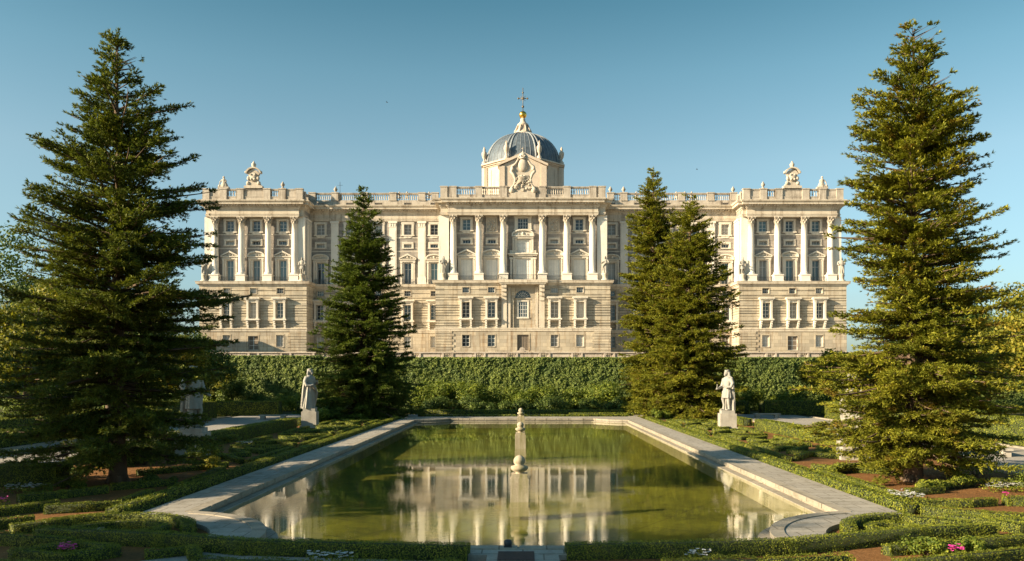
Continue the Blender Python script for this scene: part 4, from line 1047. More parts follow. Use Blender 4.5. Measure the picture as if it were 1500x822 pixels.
# statues standing on the palace ledge
def ledge(x, y, label, kind_, rot, h=3.7, flip=1):
    e = empty('palace_statue', (x, y, 25.41), label, 'statue')
    m = MB(); m.lathe([(.85, 0), (.85, .25), (.62, .35), (.55, .7), (.66, 1.25), (.72, 1.35), (.6, 1.5), (.6, 1.65)], n=14); m.build('pedestal', M['relief'], e, off=(0, 0, 0))
    o = figure(kind_, e, h, 1.63, rot, flip)
    return e
ledge(-17.3, YC+.35, 'stone statue on the palace ledge at the left end of the central block', 'robe', R(20))
ledge(17.9, YC+.35, 'stone statue on the palace ledge at the right end of the central block', 'robe', R(-25), flip=-1)
ledge(-48.6, YP+.3, 'stone statue on the ledge of the left palace pavilion, at its inner corner', 'tunic', R(-10))
ledge(48.4, YP+.3, 'stone statue on the ledge of the right palace pavilion, at its inner corner', 'tunic', R(15), flip=-1)
ledge(70.1, YP+.3, 'stone statue on the ledge of the right palace pavilion, at its outer corner', 'robe', R(-20))
ledge(-70.1, YP+.3, 'stone statue on the ledge of the left palace pavilion, outer corner behind conifer', 'robe', R(20), flip=-1)
def seated(x, label, f):
    e = empty('parapet_statue', (x, YP+.5, 45.9), label, 'statue')
    m = MB(); m.box(-1.2, 1.2, -.5, .5, -.08, .35); m.build('base', M['parapet'], e, off=(0, 0, 0))
    m = MB(); folds(m, [(.3, 0, 0, .95, .5, 1), (.8, -.1*f, 0, .75, .45, 1), (1.3, -.1*f, 0, .5, .38, .5), (1.9, 0, 0, .42, .3, .2), (2.25, 0, 0, .18, .15, 0)], k=7)
    m.ball((0, -.02, 2.5), .26, 10, 8); m.tube([(.35*f, 0, 2.0), (.75*f, -.1, 1.5), (.9*f, -.2, 1.0)], [.14, .12, .1], 8); m.tube([(-.35*f, 0, 2.0), (-.6*f, -.1, 1.6), (-.3*f, -.3, 1.3)], [.14, .12, .1], 8)
    m.ball((.9*f, -.1, .55), .35, 8, 6)
    link('figure', remesh(m, .07, 'figure', M['relief']), e)
seated(65.9, 'small crouching stone figure on the parapet right of the right crest', 1)
seated(-65.9, 'small crouching stone figure on the parapet left of the left crest', -1)

# stone benches and blocks along the paths
for x, y, rz, lab in ((-27.3, 89.5, 0, 'low stone bench at the far end of the left gravel path'), (27.7, 93.0, 0, 'low stone bench at the far end of the right gravel path'), (29.0, 50.0, R(80), 'low stone bench beside the right path behind the big conifer')):
    e = empty('stone_bench', (x, y, .02), lab, 'bench', rz=rz)
    m = MB(); m.box(-1.5, 1.5, -.3, .3, .36, .5); m.build('seat', M['pedestal'], e, off=(0, 0, 0))
    for s in (-1, 1): m = MB(); m.box(s*1.1-.25, s*1.1+.25, -.24, .24, 0, .36); m.build('leg', M['pedestal'], e, off=(0, 0, 0))
# ================================================================== PLANTS
def leafmat(name, c1, c2, c3, sc1=1.2, trans=.25, rough=.6, rare=None, hue=None):
    m = bpy.data.materials.new(name); m.use_nodes = True; t = m.node_tree; b = t.nodes['Principled BSDF']
    geo = t.nodes.new('ShaderNodeNewGeometry')
    col = ramp(t, geo.outputs['Random Per Island'], [(.0, c1), (.55, c2), (.97, c3)])
    v = coords(t); n = noise_(t, v, sc1, 3, .6)
    k = ramp(t, n, [(.3, (.62, .68, .72)), (.7, (1.32, 1.22, .95))]); col = mix(t, 1.0, col, k, 'MULTIPLY')
    if rare:
        n2 = noise_(t, v, rare[1], 2, .5); r2 = ramp(t, n2, [(rare[2], (0, 0, 0)), (rare[2]+.08, (rare[3],)*3)]); col = mix(t, r2, col, rare[0])
    t.links.new(col, b.inputs['Base Color']); b.inputs['Roughness'].default_value = rough; b.inputs['Specular IOR Level'].default_value = .25
    if trans:
        tl = t.nodes.new('ShaderNodeBsdfTranslucent'); mx = t.nodes.new('ShaderNodeMixShader'); mx.inputs[0].default_value = trans
        t.links.new(mix(t, 1.0, col, (1.2, 1.25, .6), 'MULTIPLY'), tl.inputs['Color'])
        out = [q for q in t.nodes if q.type == 'OUTPUT_MATERIAL'][0]
        t.links.new(b.outputs[0], mx.inputs[1]); t.links.new(tl.outputs[0], mx.inputs[2]); t.links.new(mx.outputs[0], out.inputs[0])
    return m
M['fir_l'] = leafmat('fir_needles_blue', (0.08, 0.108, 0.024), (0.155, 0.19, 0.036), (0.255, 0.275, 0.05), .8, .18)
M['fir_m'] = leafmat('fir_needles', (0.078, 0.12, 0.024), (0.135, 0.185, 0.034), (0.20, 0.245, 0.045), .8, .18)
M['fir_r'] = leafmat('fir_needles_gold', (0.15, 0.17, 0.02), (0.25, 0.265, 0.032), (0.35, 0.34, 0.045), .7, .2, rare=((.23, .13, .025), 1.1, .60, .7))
M['box'] = leafmat('box_leaves', (.075, .105, .012), (.165, .195, .022), (.27, .285, .035), 1.8, .12)
M['boxcore'] = simple('hedge_core', (.035, .045, .014), .95, 0, .4, 5)
M['ivy'] = leafmat('ivy_leaves', (0.085, 0.13, 0.035), (0.155, 0.205, 0.052), (0.23, 0.28, 0.075), .3, .15)
M['shrub'] = leafmat('shrub_leaves', (0.066, 0.110, 0.015), (0.143, 0.187, 0.024), (0.231, 0.264, 0.039), .6, .25)
M['broad_y'] = leafmat('yellow_green_leaves', (.10, .12, .014), (.20, .20, .022), (.31, .27, .035), .5, .3, rare=((.26, .15, .02), .5, .6, .5))
M['broad_d'] = leafmat('dark_green_leaves', (0.039, 0.072, 0.018), (0.085, 0.130, 0.029), (0.156, 0.202, 0.046), .5, .2)
M['bark'] = stone('conifer_bark', (.17, .115, .075), (.085, .06, .045), amt=.3, scale=3, fine=14)
M['petal_w'] = simple('white_petals', (.50, .50, .48), .6, 0, .1); M['petal_p'] = simple('pink_petals', (.72, .06, .34), .6, 0, .2)

def interp(prof, t):
    ks = [p[0] for p in prof]; vs = [p[1] for p in prof]; return float(np.interp(t, ks, vs))
def conifer(name, label, loc, H, prof, mat_, seed, step=.42, whorl=6, z0=1.3, tuft=.22, tw=.055, trunk_r=.38, droop=.22, rise=.5, skip=.08, lean=(0, 0), dens=1.0, group=None, cat='conifer tree', prof_l=None, irr=.16, flat=.26, gap=-2.0, padscale=1.0, lmax=1.1, dz0=-.06):
    """prof: (height fraction, radius in m); every branch is a drooping limb with a flat fan of needle twigs"""
    g = np.random.default_rng(seed); rr = random.Random(seed)
    e = empty(name, loc, label, cat, group)
    tr = MB(); pts = []; rad = []
    for i in range(13):
        q = i/12; pts.append((lean[0]*q+rr.uniform(-.05, .05)*(i > 0), lean[1]*q+rr.uniform(-.05, .05)*(i > 0), H*q*.985-.05)); rad.append(trunk_r*(1-q)**.85+.02)
    rad[0] *= 1.35; tr.tube(pts, rad, 12)
    for i in range(5): a = rr.uniform(0, 6.28); tr.tube([(math.cos(a)*trunk_r*.6, math.sin(a)*trunk_r*.6, .5), (math.cos(a)*trunk_r*1.5, math.sin(a)*trunk_r*1.5, 0.0), (math.cos(a)*trunk_r*2, math.sin(a)*trunk_r*2, -.1)], [.16, .13, .06], 6)
    tro = tr.build('trunk', M['bark'], e, off=(0, 0, 0))
    limbs = MB(); TC = []; TD = []; TL = []; TN = []
    z = z0; ga = rr.uniform(0, 6.28)
    # slow lobes so that the outline has bays and overhanging shelves
    lob = [(rr.uniform(0, 6.28), rr.uniform(.6, 2.2), rr.randint(1, 4)) for _ in range(5)]
    while z < H*.985:
        fz = z/H; nb = whorl if fz < .8 else 5
        shelf = 1 + irr*math.sin(z*2.1+lob[0][0]) * (1 if fz < .9 else .3)
        for b_ in range(nb):
            ga += 2.399963+rr.uniform(-.35, .35)
            if rr.random() < skip: continue
            zz = z + rr.uniform(-.9, .9)*step
            lb = 1 + irr*sum(math.sin(k*ga+ph+zz*f) for ph, f, k in lob)/2.2
            pr = prof_l if (prof_l and math.cos(ga) < 0) else prof
            if prof_l: 
                wgt = .5+.5*math.cos(ga); Rz = interp(prof, fz)*wgt+interp(prof_l, fz)*(1-wgt)
            else: Rz = interp(pr, fz)
            L = max(.25, Rz*min(lmax, shelf*lb*(rr.uniform(.86, 1.10) if rr.random() < .70 else rr.uniform(.58, .86))))*.96
            tx, ty = lean[0]*fz, lean[1]*fz
            up = rise*fz-droop*(1-fz)+rr.uniform(-.07, .07)        # initial slope
            n = max(4, int(L/.5)+3); P = []
            ca, sa = math.cos(ga), math.sin(ga); sw = rr.uniform(-.2, .2); bend = rr.uniform(-.06, .14)
            for i in range(n+1):
                s = i/n; r = L*s; side = sw*L*s*s
                zo = L*(up*s - (.16+bend)*s*s*(1-fz*.6) + .17*s**3*(1.2-fz))
                P.append((tx+ca*r-sa*side, ty+sa*r+ca*side, zz+zo))
            P = np.array(P); P[:, 2] -= min(L*max(0, up)*.75, zz-.9)
            limbs.tube([tuple(p) for p in P], [max(.008, (.018+.016*L)*(1-.85*i/n)) for i in range(n+1)], 4)
            # side twigs along the limb: a drooping fan on both sides, dense enough to read as one bough
            nt_ = max(5, int(L/(.105*padscale)*dens)); ss = np.sort(g.uniform(.10 if L > 1.2 else .0, 1.0, nt_*2)); sd_ = np.where(np.arange(nt_*2) % 2 == 0, 1.0, -1.0)
            idx = np.clip((ss*n).astype(int), 0, n-1); fr = (ss*n-idx)[:, None]
            B = P[idx]*(1-fr)+P[idx+1]*fr; T = unit(P[idx+1]-P[idx]); S = unit(np.cross(T, np.array([0, 0, 1.0])))
            lump = .72+.28*np.sin(ss*L*4.2/padscale+rr.uniform(0, 6))
            tl = (.26*padscale+.33*L*(1-ss)**.8*np.minimum(1, ss*2.2+.25))*g.uniform(.75, 1.2, nt_*2)*lump; tl = np.minimum(tl, 1.15*padscale)
            D = unit(T*.85+S*sd_[:, None]*.8+np.array([0, 0, 1.0])*g.normal(dz0, .13, nt_*2)[:, None])
            m_ = np.maximum(2, (tl/(tuft*.60)).astype(int)); ii = np.repeat(np.arange(nt_*2), m_)
            q = np.concatenate([np.arange(1, k+1)/k for k in m_])
            dr = -.30*(q*tl[ii])**2+.10*q*tl[ii]
            C = B[ii]+D[ii]*(q*tl[ii])[:, None]+np.array([0, 0, 1.0])*(dr+lump[ii]*.06)[:, None]+g.normal(0, .035*padscale, (len(ii), 3))
            TC.append(C); TD.append(D[ii]); TN.append(np.array([0, 0, 1.0])+S[ii]*sd_[ii][:, None]*.55*q[:, None]+T[ii]*.35*ss[ii][:, None])
            k = max(4, int(L/.14)); s2 = g.uniform(.2, 1.02, k); i2 = np.clip((s2*n).astype(int), 0, n-1); f2 = (s2*n-i2)[:, None]
            C2 = P[i2]*(1-f2)+P[i2+1]*f2+g.normal(0, .04, (k, 3)); TC.append(C2); TD.append(unit(P[i2+1]-P[i2])); TN.append(np.tile([0, 0, 1.0], (k, 1)))
        z += step*(1.0 if fz < .7 else .75)*rr.uniform(.8, 1.2)
    # leader
    k = 26; C = np.stack([np.full(k, lean[0])+g.normal(0, .05, k), np.full(k, lean[1])+g.normal(0, .05, k), H-1.0+np.linspace(0, 1.0, k)], 1)
    TC.append(C); TD.append(unit(np.array([0, 0, 1.0])+g.normal(0, .5, (k, 3)))); TN.append(np.tile([1.0, 0, 0], (k, 1)))
    C = np.concatenate(TC); D = np.concatenate(TD); TN = np.concatenate(TN)
    # each tuft: a few narrow blades that fan out round the twig
    f = np.zeros(len(C)); g2 = np.random.default_rng(seed+5)
    for wl in (2.6, 2.6, 1.9, 1.5, 1.2, 1.0, .8, .6):
        kv = unit(g2.normal(0, 1, 3)*np.array([1, 1, 1.5]))*2*math.pi/(wl*padscale); f += np.sin(C@kv+g2.uniform(0, 6.28))
    keep = f > gap; C = C[keep]; D = D[keep]; TN = TN[keep]
    nb = 6; n = len(C); C = np.repeat(C, nb, 0); D = np.repeat(D, nb, 0); TN = np.repeat(TN, nb, 0)
    D2 = unit(D+g.normal(0, .42, C.shape)*np.array([1, 1, .8])+np.array([0, 0, .10])); N = unit(g.normal(0, flat, C.shape)+unit(TN))
    C = C+D2*tuft*.3
    V = leaves(C, D2, N, g.uniform(.75, 1.25, len(C))*tuft, g.uniform(.8, 1.3, len(C))*tw)
    limbs_o = limbs.build('limbs', M['bark'], e, off=(0, 0, 0))
    link('crown', quads_mesh('crown', V, [mat_]), e)
    print('conifer', label[:30], len(V)); return e

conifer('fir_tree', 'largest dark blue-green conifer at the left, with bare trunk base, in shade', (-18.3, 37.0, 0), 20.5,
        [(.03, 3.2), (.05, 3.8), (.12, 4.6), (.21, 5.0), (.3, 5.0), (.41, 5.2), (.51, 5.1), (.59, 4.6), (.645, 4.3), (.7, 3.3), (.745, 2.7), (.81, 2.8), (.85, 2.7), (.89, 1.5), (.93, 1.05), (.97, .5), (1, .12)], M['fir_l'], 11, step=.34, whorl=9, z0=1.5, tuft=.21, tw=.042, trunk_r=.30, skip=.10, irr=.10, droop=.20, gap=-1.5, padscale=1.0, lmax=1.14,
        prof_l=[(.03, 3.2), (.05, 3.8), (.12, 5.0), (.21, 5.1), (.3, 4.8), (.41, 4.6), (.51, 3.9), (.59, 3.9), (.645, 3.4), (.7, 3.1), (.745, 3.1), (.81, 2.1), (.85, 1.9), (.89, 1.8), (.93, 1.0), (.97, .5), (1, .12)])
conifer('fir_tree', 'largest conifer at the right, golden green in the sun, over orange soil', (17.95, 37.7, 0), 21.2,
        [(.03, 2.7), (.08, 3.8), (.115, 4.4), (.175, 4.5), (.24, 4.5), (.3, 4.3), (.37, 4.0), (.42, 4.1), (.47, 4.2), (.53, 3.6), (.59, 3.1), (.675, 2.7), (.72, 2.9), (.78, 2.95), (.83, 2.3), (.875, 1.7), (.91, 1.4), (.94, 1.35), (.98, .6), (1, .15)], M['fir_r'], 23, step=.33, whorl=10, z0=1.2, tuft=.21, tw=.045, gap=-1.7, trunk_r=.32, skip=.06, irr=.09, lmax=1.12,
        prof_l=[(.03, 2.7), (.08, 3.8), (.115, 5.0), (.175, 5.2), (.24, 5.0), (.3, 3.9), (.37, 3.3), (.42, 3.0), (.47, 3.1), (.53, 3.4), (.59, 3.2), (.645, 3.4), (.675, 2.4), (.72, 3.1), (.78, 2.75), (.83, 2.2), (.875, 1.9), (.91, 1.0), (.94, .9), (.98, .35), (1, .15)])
conifer('fir_tree', 'single pyramid conifer left of the pool, behind the cloaked stone king', (-18.1, 93.0, 0), 26.2,
        [(0, 6.2), (.06, 7.1), (.14, 7.0), (.3, 6.0), (.45, 5.1), (.6, 4.1), (.75, 2.9), (.88, 1.6), (.95, .75), (1, .15)], M['fir_m'], 31, step=.46, whorl=11, z0=.7, tuft=.28, tw=.07, trunk_r=.4, dens=1.0, padscale=1.45, skip=.05, irr=.12)
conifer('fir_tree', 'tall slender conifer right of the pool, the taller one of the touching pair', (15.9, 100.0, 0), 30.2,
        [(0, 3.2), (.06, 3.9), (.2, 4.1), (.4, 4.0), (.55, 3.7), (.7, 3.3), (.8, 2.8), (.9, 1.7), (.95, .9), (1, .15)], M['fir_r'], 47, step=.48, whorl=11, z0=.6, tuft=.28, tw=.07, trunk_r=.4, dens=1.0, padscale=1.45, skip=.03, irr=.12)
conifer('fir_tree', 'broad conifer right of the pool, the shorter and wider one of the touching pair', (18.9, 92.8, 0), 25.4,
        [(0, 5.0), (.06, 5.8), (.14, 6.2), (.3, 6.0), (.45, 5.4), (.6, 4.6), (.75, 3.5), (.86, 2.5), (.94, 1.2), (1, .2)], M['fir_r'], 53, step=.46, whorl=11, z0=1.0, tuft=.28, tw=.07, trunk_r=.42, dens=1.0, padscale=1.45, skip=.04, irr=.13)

def broadleaf(name, label, loc, H, rx, ry, mat_, seed, n=9000, leaf=.30, z0=.18, lumps=26, trunk_r=.3, cat='tree', group=None):
    g = np.random.default_rng(seed); rr = random.Random(seed); e = empty(name, loc, label, cat, group)
    zc = H*(1+z0)/2; rz = H*(1-z0)/2
    tr = MB(); tr.tube([(0, 0, -.1), (.1, 0, H*.2), (0, .1, H*.45), (.1, 0, H*.75)], [trunk_r*1.2, trunk_r, trunk_r*.7, trunk_r*.25], 9)
    Cs = []; Rs = []
    for i in range(lumps):
        d = unit(g.normal(0, 1, 3)); q = g.uniform(.45, .92)
        if d[2] < -.3: d[2] *= .4
        c = np.array([d[0]*rx*q, d[1]*ry*q, zc+d[2]*rz*q]); Cs.append(c); Rs.append(g.uniform(.22, .40)*min(rx, rz))
        if i < 12: tr.tube([(0, 0, H*rr.uniform(.18, .4)), tuple(c*np.array([.5, .5, 1])-np.array([0, 0, .4])), tuple(c)], [trunk_r*.4, trunk_r*.25, .04], 5)
    Cs.append(np.array([0, 0, zc])); Rs.append(min(rx, rz)*.55)
    tr.build('trunk', M['bark'], e, off=(0, 0, 0))
    w_ = np.array(Rs)**2; k = g.choice(len(Cs), n, p=w_/w_.sum())
    d = unit(g.normal(0, 1, (n, 3))); d[:, 2] = np.where(g.random(n) < .35, np.abs(d[:, 2]), d[:, 2])
    r = np.array(Rs)[k]*(g.random(n)**.35)*g.uniform(.85, 1.12, n); C = np.array(Cs)[k]+d*r[:, None]
    N = unit(d+g.normal(0, .6, (n, 3))); D = g.normal(0, 1, (n, 3)); D = unit(D-N*(D*N).sum(1)[:, None])
    V = leaves(C, D, N, g.uniform(.7, 1.3, n)*leaf, g.uniform(.5, .85, n)*leaf)
    link('crown', quads_mesh('crown', V, [mat_]), e); return e
BT = [ # name, label, x, y, H, rx, ry, mat, n, leaf
 ('dense_tree', 'dark evergreen tree at the left edge, behind the gravel path', -45.5, 79, 18.8, 6.4, 6, 'broad_d', 20000, .30),
 ('leafy_tree', 'yellow-green bushy tree behind the big dark conifer on the left', -37.0, 61, 11.6, 4.6, 4.5, 'broad_y', 20000, .28),
 ('dense_tree', 'tall dark tree beyond the left path, right of the yellow-green one', -46.5, 95, 14.5, 7, 6, 'broad_d', 18000, .34),
 ('dense_tree', 'rounded dark tree below the left end of the palace', -42.0, 104, 10.6, 5.2, 5, 'broad_d', 15000, .32),
 ('leafy_tree', 'yellow leafy tree with open crown at the far left', -37.0, 51, 10.2, 3.8, 3.6, 'broad_y', 13000, .24),
 ('leafy_tree', 'autumn yellow-brown tree at the right edge beyond the path', 38.2, 60, 12.6, 4.6, 4, 'broad_y', 16000, .26),
 ('dense_tree', 'broad green tree behind the big conifer on the right', 41.0, 80, 12.2, 6, 5, 'broad_d', 18000, .32),
 ('leafy_tree', 'low yellowish tree behind the right path, left of the broad green one', 38.5, 102, 8.6, 4.5, 4.5, 'broad_y', 13000, .32),
 ('dense_tree', 'broad dark tree at the right edge between the path hedge and the brown tree', 44.0, 68, 13.5, 5, 4.4, 'broad_d', 17000, .28),
 ('dense_tree', 'second broad tree right of the palace, behind the big conifer branches', 49.0, 92, 12.0, 6, 5, 'broad_d', 15000, .34),
 ('dense_tree', 'bushy dark tree at the far left behind the tall path hedge', -40.5, 80, 11.0, 5, 5, 'broad_d', 17000, .3),
 ('leafy_tree', 'slim yellowish tree behind the tall path hedge on the left', -36.5, 88, 9.6, 3.6, 3.6, 'broad_y', 13000, .28),
 ('dense_tree', 'far dark tree beyond the right path, highest of that group', 56.0, 104, 14.0, 7, 6, 'broad_d', 15000, .36),
]
for i, (nm, lab, x, y, H, rx, ry, mt, n, lf) in enumerate(BT): broadleaf(nm, lab, (x, y, 0), H, rx, ry, M[mt], 100+i, n, lf, z0=.08)
conifer('fir_tree', 'conifer cut by the right edge of the picture, beyond the path', (36.2, 51.0, 0), 13.6, [(0, 4.2), (.1, 5.0), (.5, 4.6), (.68, 3.6), (.85, 1.8), (1, .2)], M['fir_r'], 71, step=.6, whorl=6, z0=1.0, tuft=.28, tw=.08, dens=.6)
# trees just outside the picture on the sunny side, whose shade falls across the garden
SH = [(-38, 41, 15.0, 4.8), (-38, 27, 15.5, 5.0), (-31.5, 12.2, 16.5, 5.6), (-44, 3, 22, 8), (-28, -6, 19.5, 7.5), (-35, -18, 20, 8), (-20, 2, 8.5, 3.5)]
names = ['tree nearest to the big dark conifer, outside the left edge', 'tall tree beyond the left path, outside the left edge', 'tree beside the left path close to the viewer', 'large tree left of the viewer', 'large tree behind the viewer on the left', 'tall tree far behind the viewer on the left', 'small tree just left of the viewer']
for i, (x, y, H, r) in enumerate(SH): broadleaf('dense_tree', names[i], (x, y, 0), H, r, r, M['broad_d'], 200+i, 24000 if i < 4 else 9000, .42, z0=.12, lumps=40)

# ---- the high ivy hedge that covers the terrace wall
def lump_noise(P, s): return np.array([noise.noise(Vector((p[0]*s, p[1]*s, p[2]*s))) for p in P])
def ivy(x0, x1, n, label, seed, ytop=0.0):
    g = np.random.default_rng(seed); core = MB(); core.box(x0, x1, 115.35, 116.6, -.2, GZ+.05+ytop)
    P = np.stack([g.uniform(x0, x1, n), np.full(n, 115.3), g.uniform(0, GZ+.35+ytop, n)], 1)
    nt_ = int(n*.16); P[:nt_, 1] = g.uniform(115.2, 116.7, nt_); P[:nt_, 2] = GZ+.12+ytop+g.normal(0, .09, nt_)
    l1 = lump_noise(P, .9); l2 = lump_noise(P, 2.6)
    dn = .20*l1+.20*l2+g.uniform(-.10, .14, n); P[nt_:, 1] -= dn[nt_:]+.12; P[:nt_, 2] += .10*l1[:nt_]
    N = np.tile([0, -1.0, .35], (n, 1)); N[:nt_] = [0, -.3, 1]; N = unit(N+g.normal(0, .45, (n, 3))); D = g.normal(0, 1, (n, 3)); D = unit(D-N*(D*N).sum(1)[:, None])
    V = leaves(P, D, N, g.uniform(.15, .27, n), g.uniform(.12, .21, n)); return V, core
for x0, x1, lab, sd_, yt in ((-105, -28.2, 'high clipped ivy wall at the left, behind the gravel path', 1, .25), (-28, 28, 'high clipped ivy wall at the end of the pool, between the conifers', 2, 0), (28.2, 105, 'high clipped ivy wall at the right, behind the gravel path', 3, 0)):
    V, core = ivy(x0, x1, int((x1-x0)*2100), lab, sd_, yt); o = link('ivy_hedge', quads_mesh('ivy_hedge', V, [M['boxcore'], M['ivy']], core=core)); tag(o, lab, 'hedge')

# ---- clipped hedges
def hedge_arrays(pts, w, h, g, leaf, dens, closed=False, amp=.035, base=0.0):
    """centre line pts; returns leaf quads and a core block"""
    P = [Vector((p[0], p[1])) for p in pts]
    if closed: P.append(P[0])
    core = MB(); Vs = []
    n = len(P); L_, R_ = [], []
    for i in range(n):
        a = (P[i]-P[i-1]).normalized() if i > 0 else (P[1]-P[0]).normalized() if not closed else (P[-1]-P[-2]).normalized()
        b = (P[i+1]-P[i]).normalized() if i < n-1 else a
        if closed and i == n-1: b = (P[1]-P[0]).normalized()
        t = (a+b).normalized() if (a+b).length > 1e-3 else a; nn = Vector((-t.y, t.x)); k = 1/max(.55, nn.dot(Vector((-a.y, a.x))))
        L_.append(P[i]+nn*(w/2-.05)*k); R_.append(P[i]-nn*(w/2-.05)*k)
    vs = []
    for l, r in zip(L_, R_): vs += [(r.x, r.y, base-.05), (r.x, r.y, base+h-.05), (l.x, l.y, base+h-.05), (l.x, l.y, base-.05)]
    fs = [(4*i+j, 4*i+(j+1) % 4, 4*(i+1)+(j+1) % 4, 4*(i+1)+j) for i in range(n-1) for j in range(4)]
    if not closed: fs += [(3, 2, 1, 0), (4*n-4, 4*n-3, 4*n-2, 4*n-1)]
    core.add(vs, fs)
    for i in range(n-1):
        a, b = P[i], P[i+1]; L = (b-a).length
        if L < .02: continue
        t = (b-a)/L; nn = Vector((-t.y, t.x)); ext = w*.35 if (L > 1.2) else .03
        for face, area in (('top', (L+2*ext)*w), ('l', (L+ext)*h), ('r', (L+ext)*h)):
            k = max(6, int(area*dens)); s = g.uniform(-ext, L+ext, k)
            if i == 0 and not closed: s = np.clip(s, 0, None)
            if i == n-2 and not closed: s = np.clip(s, None, L)
            if face == 'top':
                u = g.uniform(-w/2, w/2, k); z = np.full(k, h); N = np.tile([0, 0, 1.0], (k, 1))
                z = z - np.where(np.abs(u) > w/2-.06, .03, 0)
            else:
                sg = 1 if face == 'l' else -1; u = np.full(k, sg*w/2); z = g.uniform(0.02, h, k); N = np.tile([nn.x*sg, nn.y*sg, .15], (k, 1))
            C = np.stack([a.x+t.x*s+nn.x*u, a.y+t.y*s+nn.y*u, base+z], 1); Vs.append((C, N))
        # end caps
        if not closed:
            for end, pt, sg in ((i == 0, a, -1), (i == n-2, b, 1)):
                if end:
                    k = max(6, int(w*h*dens)); u = g.uniform(-w/2, w/2, k); z = g.uniform(.02, h, k)
                    C = np.stack([pt.x+nn.x*u, pt.y+nn.y*u, base+z], 1); Vs.append((C, np.tile([t.x*sg, t.y*sg, .1], (k, 1))))
    C = np.concatenate([c for c, _ in Vs]); N = np.concatenate([q for _, q in Vs]); k = len(C)
    s_ = lump_noise(C, 1.7)*amp+lump_noise(C, 5.0)*amp*.6
    C = C+N*(s_+g.normal(0, .011, k)+.005)[:, None]
    N = unit(N+g.normal(0, .36, (k, 3))); D = g.normal(0, 1, (k, 3))+np.array([0, 0, .7]); D = unit(D-N*(D*N).sum(1)[:, None])
    return leaves(C, D, N, g.uniform(.7, 1.35, k)*leaf, g.uniform(.5, .8, k)*leaf), core
hc = [0, 0]
def hedge(label, pts, w=.5, h=.45, closed=False, cat='hedge', name='box_hedge', mt='box', group=None, amp=.035, dens=None):
    y = min(p[1] for p in pts); ym = sum(p[1] for p in pts)/len(pts); px = max(16, min(ym, 100))
    leaf = .040*max(1, px/26)**.8; d = (1.35/(leaf*leaf*.65))*.85 if dens is None else dens
    hc[0] += 1; g = np.random.default_rng(500+hc[0])
    V, core = hedge_arrays(pts, w, h, g, leaf, d, closed, amp); hc[1] += len(V)
    o = link(name, quads_mesh(name, V, [M['boxcore'], M[mt]], core=core)); tag(o, label, cat, group); return o

# along the pool
hedge('long clipped hedge along the right side of the pool walk', [(13.6, 28.6), (13.45, 56), (13.4, 88)], .62, .40)
hedge('long clipped hedge along the left side of the pool walk', [(-13.85, 27.8), (-13.7, 56), (-13.6, 88)], .62, .40)
# front
hedge('wide front hedge right of the paved gap, curving round to the right', [(1.15, 21.75), (7.2, 22.3), (11.7, 24.15), (14.1, 24.6)], .5, .42)
hedge('wide front hedge left of the paved gap, below the pool', [(-1.45, 21.6), (-7.6, 22.35), (-10.2, 23.3), (-14.2, 24.1)], .5, .42)
hedge('low uneven hedge in the lower left foreground, in front of the wide one', [(-1.5, 20.2), (-4.5, 20.3), (-8.2, 20.7)], .45, .28, amp=.12)
hedge('low uneven hedge in the foreground just right of the paved gap', [(3.5, 20.3), (6.0, 20.5), (8.3, 20.9)], .45, .30, amp=.12)
# left corner circle
hedge('curved hedge round the left planting disc beside the pool corner', [(x, y) for x, y in arc(-12.7, 24.3, 2.6, 8, 150, 16)], .38, .36)
hedge('inner oval hedge of the left planting disc', [(-12.3+1.35*math.cos(R(a)), 25.0+.95*math.sin(R(a))) for a in range(0, 360, 24)], .32, .3, closed=True)
hedge('straight shaded hedge left of the left planting disc', [(-13.6, 27.4), (-14.8, 26.0), (-15.6, 25.0)], .4, .34)
hedge('diamond shaped hedge round pink flowers in the lower left corner', [(-13.3, 21.5), (-12.2, 22.5), (-10.95, 21.95), (-11.7, 20.95)], .32, .34, closed=True)
hedge('dark hedge that meets the diamond hedge at the lower left', [(-16.4, 24.0), (-15.1, 23.6), (-12.6, 22.8)], .36, .36)
hedge('lowest hedge at the bottom left corner', [(-14.0, 20.5), (-12.2, 20.2), (-11.2, 20.0)], .4, .28)
# left near beds
hedge('hedge row branching left from the pool walk hedge, near the viewer', [(-14.6, 29.8), (-15.6, 29.3), (-16.8, 28.8)], .38, .33)
hedge('second hedge row left of the pool walk, by the pink flowers', [(-17.0, 29.9), (-18.6, 27.6), (-19.4, 26.4)], .38, .33)
hedge('short hedge in front of the trunk of the big dark conifer', [(-17.2, 33.8), (-18.2, 32.4), (-19.2, 31.2)], .38, .33)
hedge('tall dark box hedge left of the trunk of the big dark conifer', [(-20.4, 36.3), (-24.0, 36.0)], 1.3, .95)
hedge('low hedge along the soil under the big dark conifer', [(-14.5, 33.8), (-14.9, 38.0), (-15.4, 42)], .32, .28)
# right corner circle
hedge('curved dark hedge round the right planting disc beside the pool corner', [(x, y) for x, y in arc(12.5, 24.2, 2.7, 88, 172, 12)], .4, .36)
hedge('small ring hedge at the middle of the right planting disc', [(x, y) for x, y in arc(11.35, 25.0, .72, 0, 360, 14)[:-1]], .3, .3, closed=True)
hedge('sunlit hedge from the right planting disc to the right', [(12.3, 26.4), (13.0, 25.9), (13.8, 25.3)], .55, .38)
hedge('dark hedge running right from the end of the right pool walk hedge', [(13.9, 28.5), (15.4, 27.2), (17.0, 26.6)], .42, .36)
hedge('sunlit round-ended hedge at the right edge of the picture', [(15.6, 26.3), (15.6, 25.6), (16.2, 24.8)], .5, .36)
hedge('hedge at the lower right edge, in front of the bare soil', [(12.2, 22.7), (13.4, 23.1), (16.5, 24.0)], .36, .34)
hedge('hedge along the bottom edge at the right, by the pink flowers', [(9.3, 20.35), (11.2, 20.9), (13.8, 21.9)], .36, .32)
